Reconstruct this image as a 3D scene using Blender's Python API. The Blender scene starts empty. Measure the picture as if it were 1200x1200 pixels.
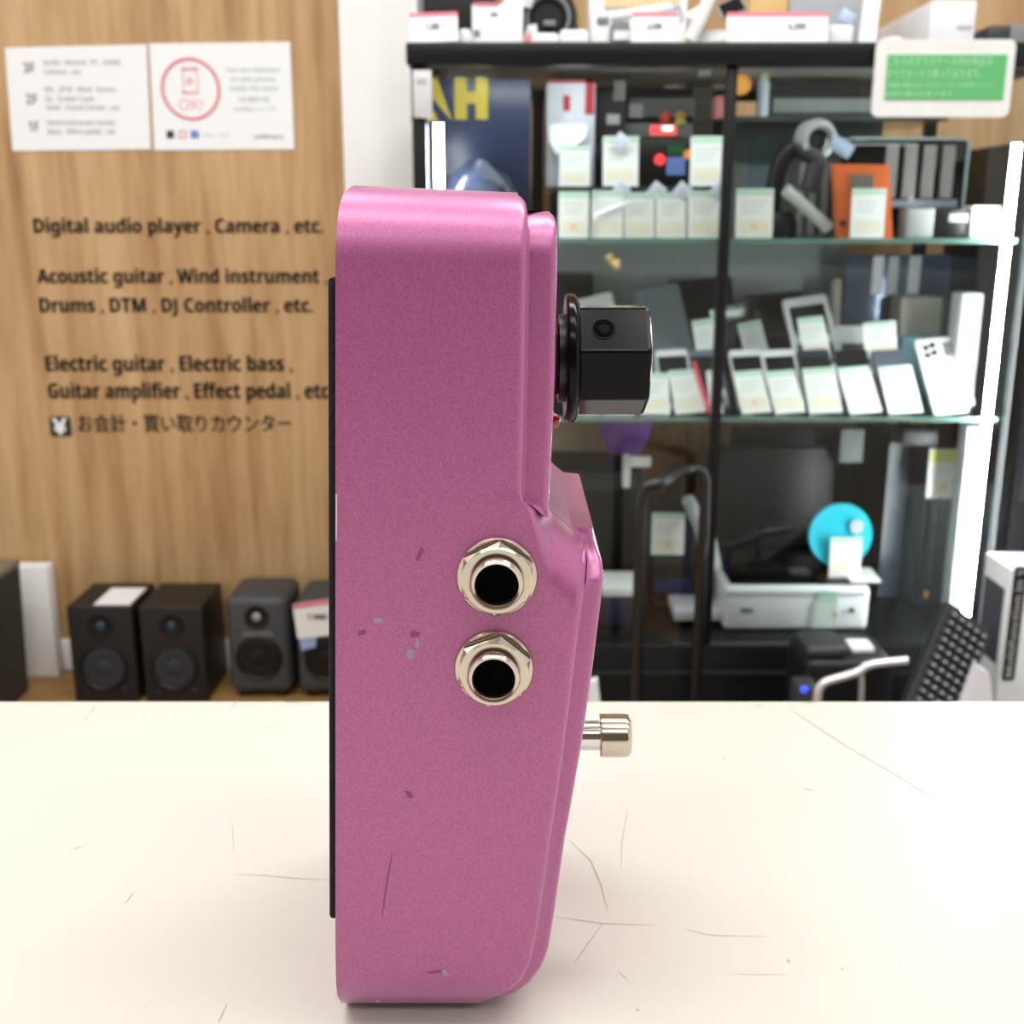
import bpy, bmesh, math, random
from mathutils import Vector, Matrix
random.seed(7)
S = bpy.context.scene
C = S.collection

# ------------------------------------------------------------------ camera, world, lights, exposure
F_PX = 1300.0
TILT = math.radians(14.57)
CAM_Z = 0.138                                   # the lens above the counter top (z = 0)
cam_data = bpy.data.cameras.new('camera')
cam_data.sensor_width = 36.0
cam_data.lens = 36.0 * F_PX / 1200.0
cam_data.clip_start = 0.01
cam_data.dof.use_dof = True
cam_data.dof.focus_distance = 0.178
cam_data.dof.aperture_fstop = 40.0
cam = bpy.data.objects.new('camera', cam_data)
C.objects.link(cam)
cam.location = (0, 0, CAM_Z)
cam.rotation_euler = (math.pi / 2 - TILT, 0, 0)
S.camera = cam

w = bpy.data.worlds.new('shop_air')
S.world = w
w.use_nodes = True
bg = w.node_tree.nodes['Background']
bg.inputs[0].default_value = (1.0, 0.99, 0.975, 1)
bg.inputs[1].default_value = 0.75

def ceiling_light(x, y, sx, sy, power, col=(1.0, 0.992, 0.982), z=1.78):
    d = bpy.data.lights.new('ceiling_lamp', 'AREA')
    d.shape = 'RECTANGLE'; d.size = sx; d.size_y = sy
    d.energy = power; d.color = col
    o = bpy.data.objects.new('ceiling_lamp', d)
    C.objects.link(o); o.location = (x, y, z)
    return o
ceiling_light(-0.85, 0.95, 1.3, 0.35, 17)
ceiling_light(0.75, 0.95, 1.3, 0.35, 20)
ceiling_light(-0.55, -0.15, 1.3, 0.35, 11)
ceiling_light(0.85, -0.15, 1.3, 0.35, 10)
ceiling_light(-0.85, -1.3, 1.3, 0.35, 9)
ceiling_light(0.75, -1.3, 1.3, 0.35, 9)

S.view_settings.view_transform = 'Standard'
S.view_settings.look = 'None'
S.view_settings.gamma = 1.0
S.view_settings.use_curve_mapping = False
S.view_settings.exposure = 0.35

# ------------------------------------------------------------------ helpers
CT, ST = math.cos(TILT), math.sin(TILT)
def at(px, py, Y):
    """the point at depth Y that stands at a photo position"""
    u = (px - 600.0) / F_PX; v = (py - 600.0) / F_PX
    s = Y / (CT - v * ST)
    return Vector((u * s, Y, CAM_Z + s * (-ST - v * CT)))
def X(px, py, Y): return at(px, py, Y).x
def Z(py, Y): return at(600, py, Y).z
def on_top(px, py, z=0.0):
    u = (px - 600.0) / F_PX; v = (py - 600.0) / F_PX
    s = (z - CAM_Z) / (-ST - v * CT)
    return Vector((u * s, (CT - v * ST) * s, z))

def srgb(r, g, b):
    f = lambda c: (c / 255 / 12.92) if c / 255 <= 0.04045 else ((c / 255 + 0.055) / 1.055) ** 2.4
    return (f(r), f(g), f(b), 1.0)

MATS = {}
def mat(name, col, rough=0.5, metal=0.0, emit=0.0, noise=0.0, scale=40.0, bump=0.0, coat=0.0, spec=0.5, ecol=None):
    if name in MATS: return MATS[name]
    m = bpy.data.materials.new(name); m.use_nodes = True
    nt = m.node_tree; b = nt.nodes['Principled BSDF']
    b.inputs['Base Color'].default_value = col
    b.inputs['Roughness'].default_value = rough
    b.inputs['Metallic'].default_value = metal
    b.inputs['Specular IOR Level'].default_value = spec
    if coat: b.inputs['Coat Weight'].default_value = coat; b.inputs['Coat Roughness'].default_value = 0.1
    if emit:
        b.inputs['Emission Color'].default_value = ecol or col
        b.inputs['Emission Strength'].default_value = emit
    if noise or bump:
        tc = nt.nodes.new('ShaderNodeTexCoord'); n = nt.nodes.new('ShaderNodeTexNoise')
        n.inputs['Scale'].default_value = scale; n.inputs['Detail'].default_value = 4
        nt.links.new(tc.outputs['Object'], n.inputs['Vector'])
        if noise:
            mp = nt.nodes.new('ShaderNodeMapRange')
            mp.inputs[1].default_value = 0.3; mp.inputs[2].default_value = 0.7
            mp.inputs[3].default_value = 1 - noise; mp.inputs[4].default_value = 1 + noise
            nt.links.new(n.outputs['Fac'], mp.inputs[0])
            mx = nt.nodes.new('ShaderNodeVectorMath'); mx.operation = 'SCALE'
            mx.inputs[0].default_value = col[:3]
            nt.links.new(mp.outputs[0], mx.inputs['Scale'])
            nt.links.new(mx.outputs[0], b.inputs['Base Color'])
        if bump:
            bp = nt.nodes.new('ShaderNodeBump'); bp.inputs['Strength'].default_value = bump
            bp.inputs['Distance'].default_value = 0.001
            nt.links.new(n.outputs['Fac'], bp.inputs['Height'])
            nt.links.new(bp.outputs[0], b.inputs['Normal'])
    MATS[name] = m
    return m

def paint(name, r, g, b, rough=0.5, **k): return mat(name, srgb(r, g, b), rough, noise=k.pop('noise', 0.04), **k)

def wood_mat(name, c1, c2, c3, rough=0.5, axis='Z', sc=1.0):
    m = bpy.data.materials.new(name); m.use_nodes = True
    nt = m.node_tree; b = nt.nodes['Principled BSDF']; L = nt.links.new
    tc = nt.nodes.new('ShaderNodeTexCoord'); mp = nt.nodes.new('ShaderNodeMapping')
    s = {'Z': (5.5, 5.5, 0.55), 'X': (0.8, 9, 9), 'Y': (9, 0.8, 9)}[axis]
    mp.inputs['Scale'].default_value = [k * sc for k in s]
    L(tc.outputs['Object'], mp.inputs[0])
    n1 = nt.nodes.new('ShaderNodeTexNoise'); n1.inputs['Scale'].default_value = 1.6; n1.inputs['Detail'].default_value = 7
    n1.inputs['Distortion'].default_value = 1.1
    L(mp.outputs[0], n1.inputs['Vector'])
    n2 = nt.nodes.new('ShaderNodeTexNoise'); n2.inputs['Scale'].default_value = 11; n2.inputs['Detail'].default_value = 5
    L(mp.outputs[0], n2.inputs['Vector'])
    wv = nt.nodes.new('ShaderNodeTexWave'); wv.bands_direction = 'X'
    wv.inputs['Scale'].default_value = 0.9; wv.inputs['Distortion'].default_value = 9
    wv.inputs['Detail'].default_value = 3; wv.inputs['Detail Scale'].default_value = 0.8
    L(mp.outputs[0], wv.inputs['Vector'])
    a1 = nt.nodes.new('ShaderNodeMix'); a1.inputs[0].default_value = 0.36
    L(n1.outputs['Fac'], a1.inputs[2]); L(n2.outputs['Fac'], a1.inputs[3])
    a2 = nt.nodes.new('ShaderNodeMix'); a2.inputs[0].default_value = 0.07
    L(a1.outputs[0], a2.inputs[2]); L(wv.outputs['Fac'], a2.inputs[3])
    r = nt.nodes.new('ShaderNodeValToRGB')
    r.color_ramp.elements[0].position = 0.30; r.color_ramp.elements[0].color = c1
    r.color_ramp.elements[1].position = 0.66; r.color_ramp.elements[1].color = c3
    e = r.color_ramp.elements.new(0.46); e.color = c2
    L(a2.outputs[0], r.inputs[0]); L(r.outputs[0], b.inputs['Base Color'])
    b.inputs['Roughness'].default_value = rough
    MATS[name] = m
    return m

def glass_mat(name, tint=(0.93, 0.97, 0.95), refl=1.0):
    m = bpy.data.materials.new(name); m.use_nodes = True
    nt = m.node_tree; nt.nodes.clear(); L = nt.links.new
    out = nt.nodes.new('ShaderNodeOutputMaterial'); mx = nt.nodes.new('ShaderNodeMixShader')
    t = nt.nodes.new('ShaderNodeBsdfTransparent'); t.inputs[0].default_value = (*tint, 1)
    g = nt.nodes.new('ShaderNodeBsdfGlossy'); g.inputs['Roughness'].default_value = 0.02
    fr = nt.nodes.new('ShaderNodeFresnel'); fr.inputs[0].default_value = 1.5
    ml = nt.nodes.new('ShaderNodeMath'); ml.operation = 'MULTIPLY'; ml.inputs[1].default_value = refl
    L(fr.outputs[0], ml.inputs[0])
    L(ml.outputs[0], mx.inputs[0]); L(t.outputs[0], mx.inputs[1]); L(g.outputs[0], mx.inputs[2])
    L(mx.outputs[0], out.inputs[0])
    MATS[name] = m
    return m

# ---- mesh building
def new_bm(): return bmesh.new()
def add_box(bm, x0, x1, y0, y1, z0, z1, bev=0.0, seg=2, M=None):
    x0, x1 = min(x0, x1), max(x0, x1); z0, z1 = min(z0, z1), max(z0, z1); y0, y1 = min(y0, y1), max(y0, y1)
    r = bmesh.ops.create_cube(bm, size=1.0)
    vs = r['verts']
    for v in vs:
        v.co = Vector((x0 + (v.co.x + .5) * (x1 - x0), y0 + (v.co.y + .5) * (y1 - y0), z0 + (v.co.z + .5) * (z1 - z0)))
    if bev > 0:
        bev = min(bev, .45 * min(x1 - x0, y1 - y0, z1 - z0))
        es = list({e for v in vs for e in v.link_edges})
        rr = bmesh.ops.bevel(bm, geom=es, offset=bev, segments=seg, profile=0.5, affect='EDGES')
        vs = list({v for f in rr['faces'] for v in f.verts} | {v for v in vs if v.is_valid})
    if M is not None: bmesh.ops.transform(bm, matrix=M, verts=vs)
    return bm
def add_prism(bm, poly, y0, y1, M=None):
    """a polygon in the XZ plane given depth from y0 to y1"""
    a = [bm.verts.new((p[0], y0, p[1])) for p in poly]; b = [bm.verts.new((p[0], y1, p[1])) for p in poly]
    n = len(poly)
    bm.faces.new(a); bm.faces.new(b[::-1])
    for i in range(n): bm.faces.new((a[i], b[i], b[(i + 1) % n], a[(i + 1) % n]))
    if M is not None: bmesh.ops.transform(bm, matrix=M, verts=a + b)
    return bm
def rrect(x0, x1, z0, z1, r, n=5):
    pts = []
    for cx, cz, a0 in ((x1 - r, z1 - r, 0), (x0 + r, z1 - r, 90), (x0 + r, z0 + r, 180), (x1 - r, z0 + r, 270)):
        for i in range(n + 1):
            a = math.radians(a0 + 90 * i / n); pts.append((cx + r * math.cos(a), cz + r * math.sin(a)))
    return pts[::-1]
def add_lathe(bm, prof, o, axis, n=32, ref=None):
    """prof: (radius, distance along axis) pairs turned round the axis"""
    ax = Vector(axis).normalized()
    u = ax.orthogonal().normalized() if ref is None else Vector(ref).normalized(); v = ax.cross(u)
    rings = []
    for r, h in prof:
        c = Vector(o) + ax * h
        if r < 1e-7: rings.append([bm.verts.new(c)])
        else: rings.append([bm.verts.new(c + u * r * math.cos(2 * math.pi * i / n) + v * r * math.sin(2 * math.pi * i / n)) for i in range(n)])
    for a, b in zip(rings, rings[1:]):
        if len(a) == 1 and len(b) == 1: continue
        for i in range(n):
            j = (i + 1) % n
            if len(a) == 1: bm.faces.new((a[0], b[i], b[j]))
            elif len(b) == 1: bm.faces.new((a[i], a[j], b[0]))
            else: bm.faces.new((a[i], b[i], b[j], a[j]))
    return bm
def add_cyl(bm, p0, p1, r, n=20, r1=None):
    p0, p1 = Vector(p0), Vector(p1); h = (p1 - p0).length
    return add_lathe(bm, [(0, 0), (r, 0), (r if r1 is None else r1, h), (0, h)], p0, p1 - p0, n)
def add_tube(bm, pts, r, n=10, smooth=0):
    pts = [Vector(p) for p in pts]
    for _ in range(smooth):
        q = [pts[0]]
        for a, b in zip(pts, pts[1:]): q += [a * .75 + b * .25, a * .25 + b * .75]
        pts = q + [pts[-1]]
    rings = []; u = None
    for i, p in enumerate(pts):
        t = ((pts[min(i + 1, len(pts) - 1)] - pts[max(i - 1, 0)])).normalized()
        u = t.orthogonal().normalized() if u is None else (u - t * u.dot(t)).normalized()
        v = t.cross(u)
        rings.append([bm.verts.new(p + u * r * math.cos(2 * math.pi * k / n) + v * r * math.sin(2 * math.pi * k / n)) for k in range(n)])
    for a, b in zip(rings, rings[1:]):
        for k in range(n): bm.faces.new((a[k], a[(k + 1) % n], b[(k + 1) % n], b[k]))
    bm.faces.new(rings[0][::-1]); bm.faces.new(rings[-1])
    return bm

def root_loc(o):
    p = Vector((0, 0, 0))
    while o is not None: p = p + o.location; o = o.parent
    return p
def obj(name, bm, m, parent=None, sharp=35, local=False, label=None):
    """links a bmesh as ONE mesh object; its coordinates are the room's unless local"""
    bmesh.ops.recalc_face_normals(bm, faces=bm.faces[:])
    me = bpy.data.meshes.new(name); bm.to_mesh(me); bm.free()
    me.polygons.foreach_set('use_smooth', [True] * len(me.polygons))
    me.set_sharp_from_angle(angle=math.radians(sharp))
    me.materials.append(m)
    o = bpy.data.objects.new(name, me); C.objects.link(o)
    if parent is not None:
        if not local: me.transform(Matrix.Translation(-root_loc(parent)))
        o.parent = parent
    if label: o['label'] = label
    return o
def tag(o, label, cat, group=None, kind=None):
    o['label'] = label; o['category'] = cat
    if group: o['group'] = group
    if kind: o['kind'] = kind
    return o
def thing(name, label, cat, loc=(0, 0, 0), group=None):
    o = bpy.data.objects.new(name, None); C.objects.link(o); o.location = loc
    o.empty_display_size = 0.02
    return tag(o, label, cat, group)
def struct(name, bm, m, parent=None, label=None):
    o = obj(name, bm, m, parent)
    if parent is None: o['kind'] = 'structure'
    if label: o['label'] = label
    return o
def dup(root, loc, rot=None, label=None, group=None, mats=None):
    r = root.copy(); C.objects.link(r); r.location = loc
    if rot is not None: r.rotation_euler = rot
    if label: r['label'] = label
    if group: r['group'] = group
    for ch in list(root.children):
        c = ch.copy(); C.objects.link(c); c.parent = r
        for g in ch.children:
            d = g.copy(); C.objects.link(d); d.parent = c
    return r
def sans(body, weight):
    """plain letters as the upright sans-serif letter forms, bold or light"""
    up, lo, dg = ((0x1D5D4, 0x1D5EE, 0x1D7EC) if weight else (0x1D5A0, 0x1D5BA, 0x1D7E2))
    out = ''
    for ch in body:
        if 'A' <= ch <= 'Z': out += chr(up + ord(ch) - 65)
        elif 'a' <= ch <= 'z': out += chr(lo + ord(ch) - 97)
        elif '0' <= ch <= '9': out += chr(dg + ord(ch) - 48)
        else: out += ch
    return out
def text_bm(body, bold=0.0):
    body = sans(body, bold >= 0.01)
    heavy = .02 <= bold < .04
    bold = bold if bold >= .04 else 0.0
    cu = bpy.data.curves.new('lettering', 'FONT'); cu.body = body; cu.offset = bold; cu.resolution_u = 3
    o = bpy.data.objects.new('lettering', cu); C.objects.link(o)
    bpy.context.view_layer.update()
    me = bpy.data.meshes.new_from_object(o.evaluated_get(bpy.context.evaluated_depsgraph_get()))
    bm = bmesh.new(); bm.from_mesh(me)
    if heavy:                                   # a heavier stroke: the letter forms laid twice, a hair apart
        n0 = len(bm.verts)
        bm.from_mesh(me); bm.verts.ensure_lookup_table()
        for v in bm.verts[n0:]: v.co.x += .040; v.co.y += .012; v.co.z -= .0008
    bpy.data.objects.remove(o); bpy.data.curves.remove(cu); bpy.data.meshes.remove(me)
    return bm
def lettering(body, x0, x1, z0, cap, Y, m, parent, bold=0.0, name='lettering', label=None, M=None, local=False):
    """flat vinyl or printed writing on a plane that faces the camera side (-Y); cap is the capital height"""
    bm = text_bm(body, bold)
    xs = [v.co.x for v in bm.verts]
    a, b = min(xs), max(xs); sx = (x1 - x0) / (b - a); sz = cap / 0.73
    for v in bm.verts: v.co = Vector((x0 + (v.co.x - a) * sx, Y, z0 + v.co.y * sz))
    if M is not None: bmesh.ops.transform(bm, matrix=M, verts=bm.verts[:])
    return obj(name, bm, m, parent, label=label, local=local)

# ------------------------------------------------------------------ materials
WOOD = wood_mat('wall_wood', srgb(150, 110, 70), srgb(180, 143, 99), srgb(200, 167, 124), 0.55)
FLOORW = wood_mat('floor_wood', srgb(110, 78, 40), srgb(150, 112, 62), srgb(176, 136, 82), 0.45, 'X', 0.6)
WHITE = paint('white_paint', 236, 237, 236, 0.6, noise=.008)
PAPER = mat('white_paper', srgb(236, 238, 240), 0.7)
CARD = mat('white_card', srgb(234, 236, 234), 0.6)
INK = mat('black_ink', srgb(34, 30, 26), 0.6)
GREYINK = mat('grey_ink', srgb(110, 112, 116), 0.7)
PALEINK = mat('pale_ink', srgb(176, 180, 184), 0.7)
REDINK = mat('red_ink', srgb(214, 92, 104), 0.6)
PINKINK = mat('pink_ink', srgb(226, 120, 140), 0.6)
PALERED = mat('pale_red_ink', srgb(228, 160, 162), 0.7)
BLUEINK = mat('blue_ink', srgb(80, 130, 214), 0.6)
CREAMFIELD = mat('cream_field', srgb(232, 226, 206), 0.6)
GREENPALE = mat('pale_green_print', srgb(184, 216, 198), 0.6)
GREEN = mat('green_print', srgb(92, 178, 110), 0.55)
BLACK = paint('black_plastic', 15, 15, 17, 0.45, spec=.35)
BLACKSAT = paint('black_satin', 15, 16, 18, 0.35, spec=.3)
BLACKGLOSS = mat('black_gloss', srgb(12, 13, 15), 0.08)
DARK = paint('dark_grey_plastic', 46, 48, 52, 0.5)
GREY = paint('grey_plastic', 120, 123, 126, 0.5)
SILVER = mat('silver_plastic', srgb(176, 178, 182), 0.35, metal=0.6)
CHROME = mat('chrome', srgb(225, 224, 222), 0.10, metal=1.0)
NICKEL = mat('nickel', srgb(206, 196, 180), 0.15, metal=1.0)
LED = mat('led_tube_light', (1, 1, 1, 1), 0.4, emit=95.0, ecol=(0.95, 0.98, 1.0, 1))
GLASS = glass_mat('clear_glass', (0.96, 0.985, 0.975), 0.6)
SHELFGLASS = glass_mat('shelf_glass', (0.86, 0.94, 0.91))
GLASSEDGE = mat('green_glass_edge', srgb(112, 150, 140), 0.15)
NAVY = paint('navy', 28, 38, 66, 0.35)
CYAN = mat('cyan_plastic', srgb(40, 190, 214), 0.35)
ORANGE = paint('orange_plastic', 204, 98, 44, 0.45)
PURPLE = paint('purple_fabric', 130, 84, 168, 0.8)
BEIGE = paint('beige_board', 176, 160, 130, 0.6)
BROWN = paint('brown_board', 150, 112, 72, 0.6)
LIME = paint('lime', 190, 200, 90, 0.5)
YELLOW = mat('yellow_print', srgb(150, 134, 40), 0.5)

# pedal paint: metallic magenta with a fine flake
def flake_paint():
    m = bpy.data.materials.new('magenta_flake_paint'); m.use_nodes = True
    nt = m.node_tree; b = nt.nodes['Principled BSDF']; L = nt.links.new
    tc = nt.nodes.new('ShaderNodeTexCoord')
    n = nt.nodes.new('ShaderNodeTexNoise'); n.inputs['Scale'].default_value = 5200; n.inputs['Detail'].default_value = 2
    L(tc.outputs['Object'], n.inputs['Vector'])
    r = nt.nodes.new('ShaderNodeValToRGB')
    r.color_ramp.elements[0].position = 0.34; r.color_ramp.elements[0].color = srgb(156, 74, 126)
    r.color_ramp.elements[1].position = 0.66; r.color_ramp.elements[1].color = srgb(182, 98, 150)
    L(n.outputs['Fac'], r.inputs[0]); L(r.outputs[0], b.inputs['Base Color'])
    b.inputs['Metallic'].default_value = 0.52
    b.inputs['Roughness'].default_value = 0.46
    b.inputs['Coat Weight'].default_value = 1.0
    b.inputs['Coat Roughness'].default_value = 0.32
    return m
PINK = flake_paint()

# ------------------------------------------------------------------ setting
WALL_Y = 2.375
FLOOR_Z = -0.85
CEIL_Z = 1.86
bm = new_bm(); add_box(bm, -2.2, 2.4, WALL_Y, WALL_Y + 0.1, FLOOR_Z, CEIL_Z)
wall_back = struct('wall_back', bm, WOOD, label='wood-grain wall with black lettering')
bm = new_bm(); add_box(bm, -2.2, 2.4, -2.4, WALL_Y + 0.1, FLOOR_Z - 0.08, FLOOR_Z)
struct('floor', bm, FLOORW)
bm = new_bm(); add_box(bm, -2.2, 2.4, -2.4, WALL_Y + 0.1, CEIL_Z, CEIL_Z + 0.08)
struct('ceiling', bm, WHITE)
bm = new_bm(); add_box(bm, -2.2, 2.4, -2.5, -2.4, FLOOR_Z, CEIL_Z)
struct('wall_front', bm, paint('shop_wall', 92, 84, 76, 0.7))
# white pilaster between the wood wall and the showcase
bm = new_bm(); add_box(bm, X(402, 150, 2.3), X(402, 150, 2.3) + 0.30, 2.29, WALL_Y, FLOOR_Z, CEIL_Z, 0.004)
struct('trim_1', bm, WHITE)
# baseboard, and the low white ledge at the far end of the wood wall
bm = new_bm(); add_box(bm, -2.0, X(402, 150, 2.3), WALL_Y - 0.012, WALL_Y, FLOOR_Z, Z(750, WALL_Y - .012), 0.003)
struct('baseboard_back', bm, WHITE)
bm = new_bm(); add_box(bm, -2.0, X(62, 700, 2.34), 2.325, WALL_Y - 0.012, FLOOR_Z, Z(664, 2.325), 0.003)
struct('trim_2', bm, WHITE)

# lettering on the wood wall
LY = WALL_Y - 0.0015
for body, px0, px1, pb, cap in (
        ('Digital audio player , Camera , etc.', 40, 379, 273, 17),
        ('Acoustic guitar , Wind instrument ,', 44, 384, 332, 17),
        ('Drums , DTM , DJ Controller , etc.', 47, 367, 366, 17),
        ('Electric guitar , Electric bass ,', 54, 343, 435, 18),
        ('Guitar amplifier , Effect pedal , etc.', 57, 390, 467, 18),
        ('お会計・買い取りカウンター', 92, 342, 505, 17)):
    p0, p1 = at(px0, pb, LY), at(px1, pb, LY)
    lettering(body, p0.x, p1.x, p0.z, p0.z * 0 + (Z(pb - cap, LY) - Z(pb, LY)), LY, INK, wall_back, bold=0.022)
bm = new_bm(); p = at(60, 511, LY); q = at(82, 488, LY)
add_prism(bm, rrect(p.x, q.x, p.z, q.z, .004), LY - .001, LY)
obj('yen_symbol_plate', bm, INK, wall_back)
lettering('￥', X(62, 505, LY), X(80, 505, LY), Z(508, LY), Z(491, LY) - Z(508, LY), LY - .0016, PAPER, wall_back, bold=.05, name='yen_symbol')

# two notices taped side by side
def notice(label, corners):
    Y = WALL_Y - 0.0012
    t = thing('paper_notice', label, 'notice', (at(*corners[0], Y) + at(*corners[2], Y)) * .5, 'notices taped to the wood wall')
    bm = new_bm(); add_prism(bm, [(at(*c, Y).x, at(*c, Y).z) for c in corners], Y - 0.0012, Y)
    obj('sheet', bm, PAPER, t)
    return t
NY = WALL_Y - 0.0030
def note_text(t, body, px0, px1, pb, cap, m, bold=0.0):
    p0, p1 = at(px0, pb, NY), at(px1, pb, NY)
    return lettering(body, p0.x, p1.x, p0.z, Z(pb - cap, NY) - Z(pb, NY), NY, m, t, bold=bold)
n1 = notice('white paper floor directory listing 3F, 2F and 1F on the wood wall', [(6, 56), (172, 52), (177, 175), (15, 177)])
for a in (('3F', 28, 41, 85, 12), ('2F', 31, 44, 122, 12), ('1F', 34, 46, 154, 12)): note_text(n1, *a, GREYINK, .015)
for a in (('Audio . Record . PC . GAME', 51, 141, 76, 6), ('Camera ...etc', 52, 95, 87, 6),
          ('Mic . DTM . Wind . Drums', 53, 135, 107.5, 6), ('DJ . Guitar Case', 54, 110, 118.5, 6),
          ('DAW . Chord Corner ...etc', 55, 141, 129, 6), ('Electric/Acoustic Guitar', 56, 135, 146.5, 6),
          ('Bass . Effect pedal ...etc', 57, 136, 157, 6)): note_text(n1, *a, GREYINK, .008)
n2 = notice('white paper notice with a red circled telephone and OK! beside the floor directory', [(175, 51), (340, 49), (345, 175), (181, 176)])
bm = new_bm(); c = at(223.5, 104.5, NY); R_ = 33.5 * WALL_Y / F_PX / 1.06; N_ = 48
add_lathe(bm, [(R_ - .0035, 0), (R_ + .0015, 0), (R_ + .0015, .0008), (R_ - .0035, .0008), (R_ - .0035, 0)], c, (0, -1, 0), N_)
obj('red_ring', bm, REDINK, n2)
bm = new_bm()
def nbox(bm, a, b, c_, d): add_box(bm, X(a, b, NY), X(c_, b, NY), NY - .0006, NY, Z(d, NY), Z(b, NY))
for r in ((213, 79, 231, 82.5), (213, 79, 214.2, 110), (229.8, 79, 231, 110), (213, 107.5, 231, 110)): nbox(bm, *r)
obj('telephone_symbol', bm, PALERED, n2)
bm = new_bm(); add_lathe(bm, [(0, 0), (.004, 0), (.004, .0006), (0, .0006)], at(222, 95, NY), (0, -1, 0), 16)
add_lathe(bm, [(.0062, 0), (.0074, 0), (.0074, .0006), (.0062, .0006), (.0062, 0)], at(222, 95, NY), (0, -1, 0), 20)
obj('camera_symbol', bm, PALERED, n2)
note_text(n2, 'OK!', 210, 238, 129, 13, PALERED, .0)
for a in (('You are welcome', 265, 328, 84.5, 5.5), ('to take photos', 270, 323, 95.5, 5.5), ('inside the store.', 269, 327, 106, 5.5)): note_text(n2, *a, PALEINK, .01)
for a in (('店内撮影可能', 280, 316, 119, 5), ('お気軽にどうぞ', 274, 323, 130, 4)): note_text(n2, *a, PALEINK)
bm = new_bm()
for r in ((195, 153, 203.5, 162),): nbox(bm, *r)
obj('black_icon', bm, DARK, n2)
bm = new_bm(); nbox(bm, 209, 153, 218, 154.5); nbox(bm, 209, 160.5, 218, 162); nbox(bm, 209, 153, 210.4, 162); nbox(bm, 216.6, 153, 218, 162)
obj('pink_icon', bm, PALERED, n2)
bm = new_bm(); nbox(bm, 223.5, 153, 232.5, 162)
fi = obj('blue_icon', bm, BLUEINK, n2)
lettering('f', X(228, 161, NY), X(232, 161, NY), Z(162, NY), Z(154, NY) - Z(162, NY), NY - .0008, PAPER, n2, bold=.03)
note_text(n2, 'shop _ store', 238, 268, 160, 4, PALEINK)
note_text(n2, '#offstore', 297, 332, 162.5, 5, mat('slate_ink', srgb(120, 130, 160), .7), .01)

# ------------------------------------------------------------------ counter with the pedal
bm = new_bm()
CE = on_top(600, 820).y
add_box(bm, -1.3, 1.3, -0.45, CE, -0.035, 0.0, 0.0015, 2)
counter = thing('counter', 'cream white shop counter with fine scratches, under the magenta pedal', 'counter', (0, 0, FLOOR_Z))
COUNTER_M = mat('cream_laminate', srgb(198, 194, 186), 0.40, noise=0.015, scale=6)
obj('worktop', bm, COUNTER_M, counter)
bm = new_bm(); add_box(bm, -1.28, 1.28, -0.43, CE - 0.03, FLOOR_Z, -0.035)
obj('front_panel', bm, WHITE, counter)
def scratch(bm, pts, wpx):
    P = [on_top(*p, z=0.00012) for p in pts]
    prev = None
    for i, p in enumerate(P):
        t = (P[min(i + 1, len(P) - 1)] - P[max(i - 1, 0)]).normalized()
        n = Vector((-t.y, t.x, 0)); hw = wpx * p.length / F_PX * .5 * (0.35 if i in (0, len(P) - 1) else 1)
        a, b = bm.verts.new(p - n * hw), bm.verts.new(p + n * hw)
        if prev: bm.faces.new((prev[0], prev[1], b, a))
        prev = (a, b)
SCR = [
    ([(925, 830), (958, 852), (990, 873), (1050, 908), (1085, 930), (1113, 949)], 1.0),
    ([(104, 836), (108, 832), (113, 827)], 1.0), ([(98, 841), (101, 840.5), (104, 841)], 1.6), ([(271, 829), (275, 825), (278, 821)], 1.4),
    ([(318, 820), (340, 823), (368, 825)], 1.2), ([(312, 852), (320, 850), (328, 847)], .8), ([(85, 996), (91, 993), (98, 992)], 1.2),
    ([(146, 1059), (152, 1052), (157, 1044)], 1.3), ([(255, 1199), (261, 1187), (266, 1176)], 1.1), ([(168, 1181), (177, 1174)], 1.0),
    ([(275, 1024), (305, 1025), (345, 1029), (390, 1031)], .9), ([(271, 961), (273, 975), (274, 1000)], .6),
    ([(668, 985), (692, 1008), (704, 1036), (712, 1066)], 1.3), ([(650, 1074), (680, 1078), (706, 1082), (770, 1084)], 1.0),
    ([(706, 1082), (690, 1104), (672, 1130)], 1.4), ([(735, 950), (729, 985), (728, 1015)], .9), ([(724, 1137), (730, 1143), (738, 1150)], .9),
    ([(800, 1088), (835, 1096), (900, 1097)], .9), ([(857, 1141), (890, 1142), (922, 1141)], .7), ([(884, 826), (888, 827), (893, 828)], 2.0),
    ([(942, 924), (947, 925), (953, 925.5)], 1.8), ([(847, 886), (848.5, 888), (849, 890)], 1.4), ([(922, 1124), (924, 1126), (926, 1127)], 2.6),
    ([(985, 1136), (987, 1135), (989, 1134)], 1.5), ([(919, 1026), (921, 1024)], 1.6), ([(1052, 1132), (1057, 1130.5)], 1.4),
    ([(1072, 868), (1110, 884), (1150, 905), (1196, 926)], .6), ([(1010, 862), (1040, 868), (1080, 885)], .5),
    ([(746, 1182), (747.5, 1183.5), (749, 1183)], 3.0), ([(820, 835), (821, 842)], .9), ([(1140, 1122), (1143, 1131)], .8),
    ([(938, 823.5), (948, 823.5), (956, 822.5)], 1.4)]
for pts, wd in SCR:
    bm = new_bm(); scratch(bm, pts, wd); obj('scratch', bm, mat('scratch_grey', srgb(160, 154, 144), .7), counter)

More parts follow.
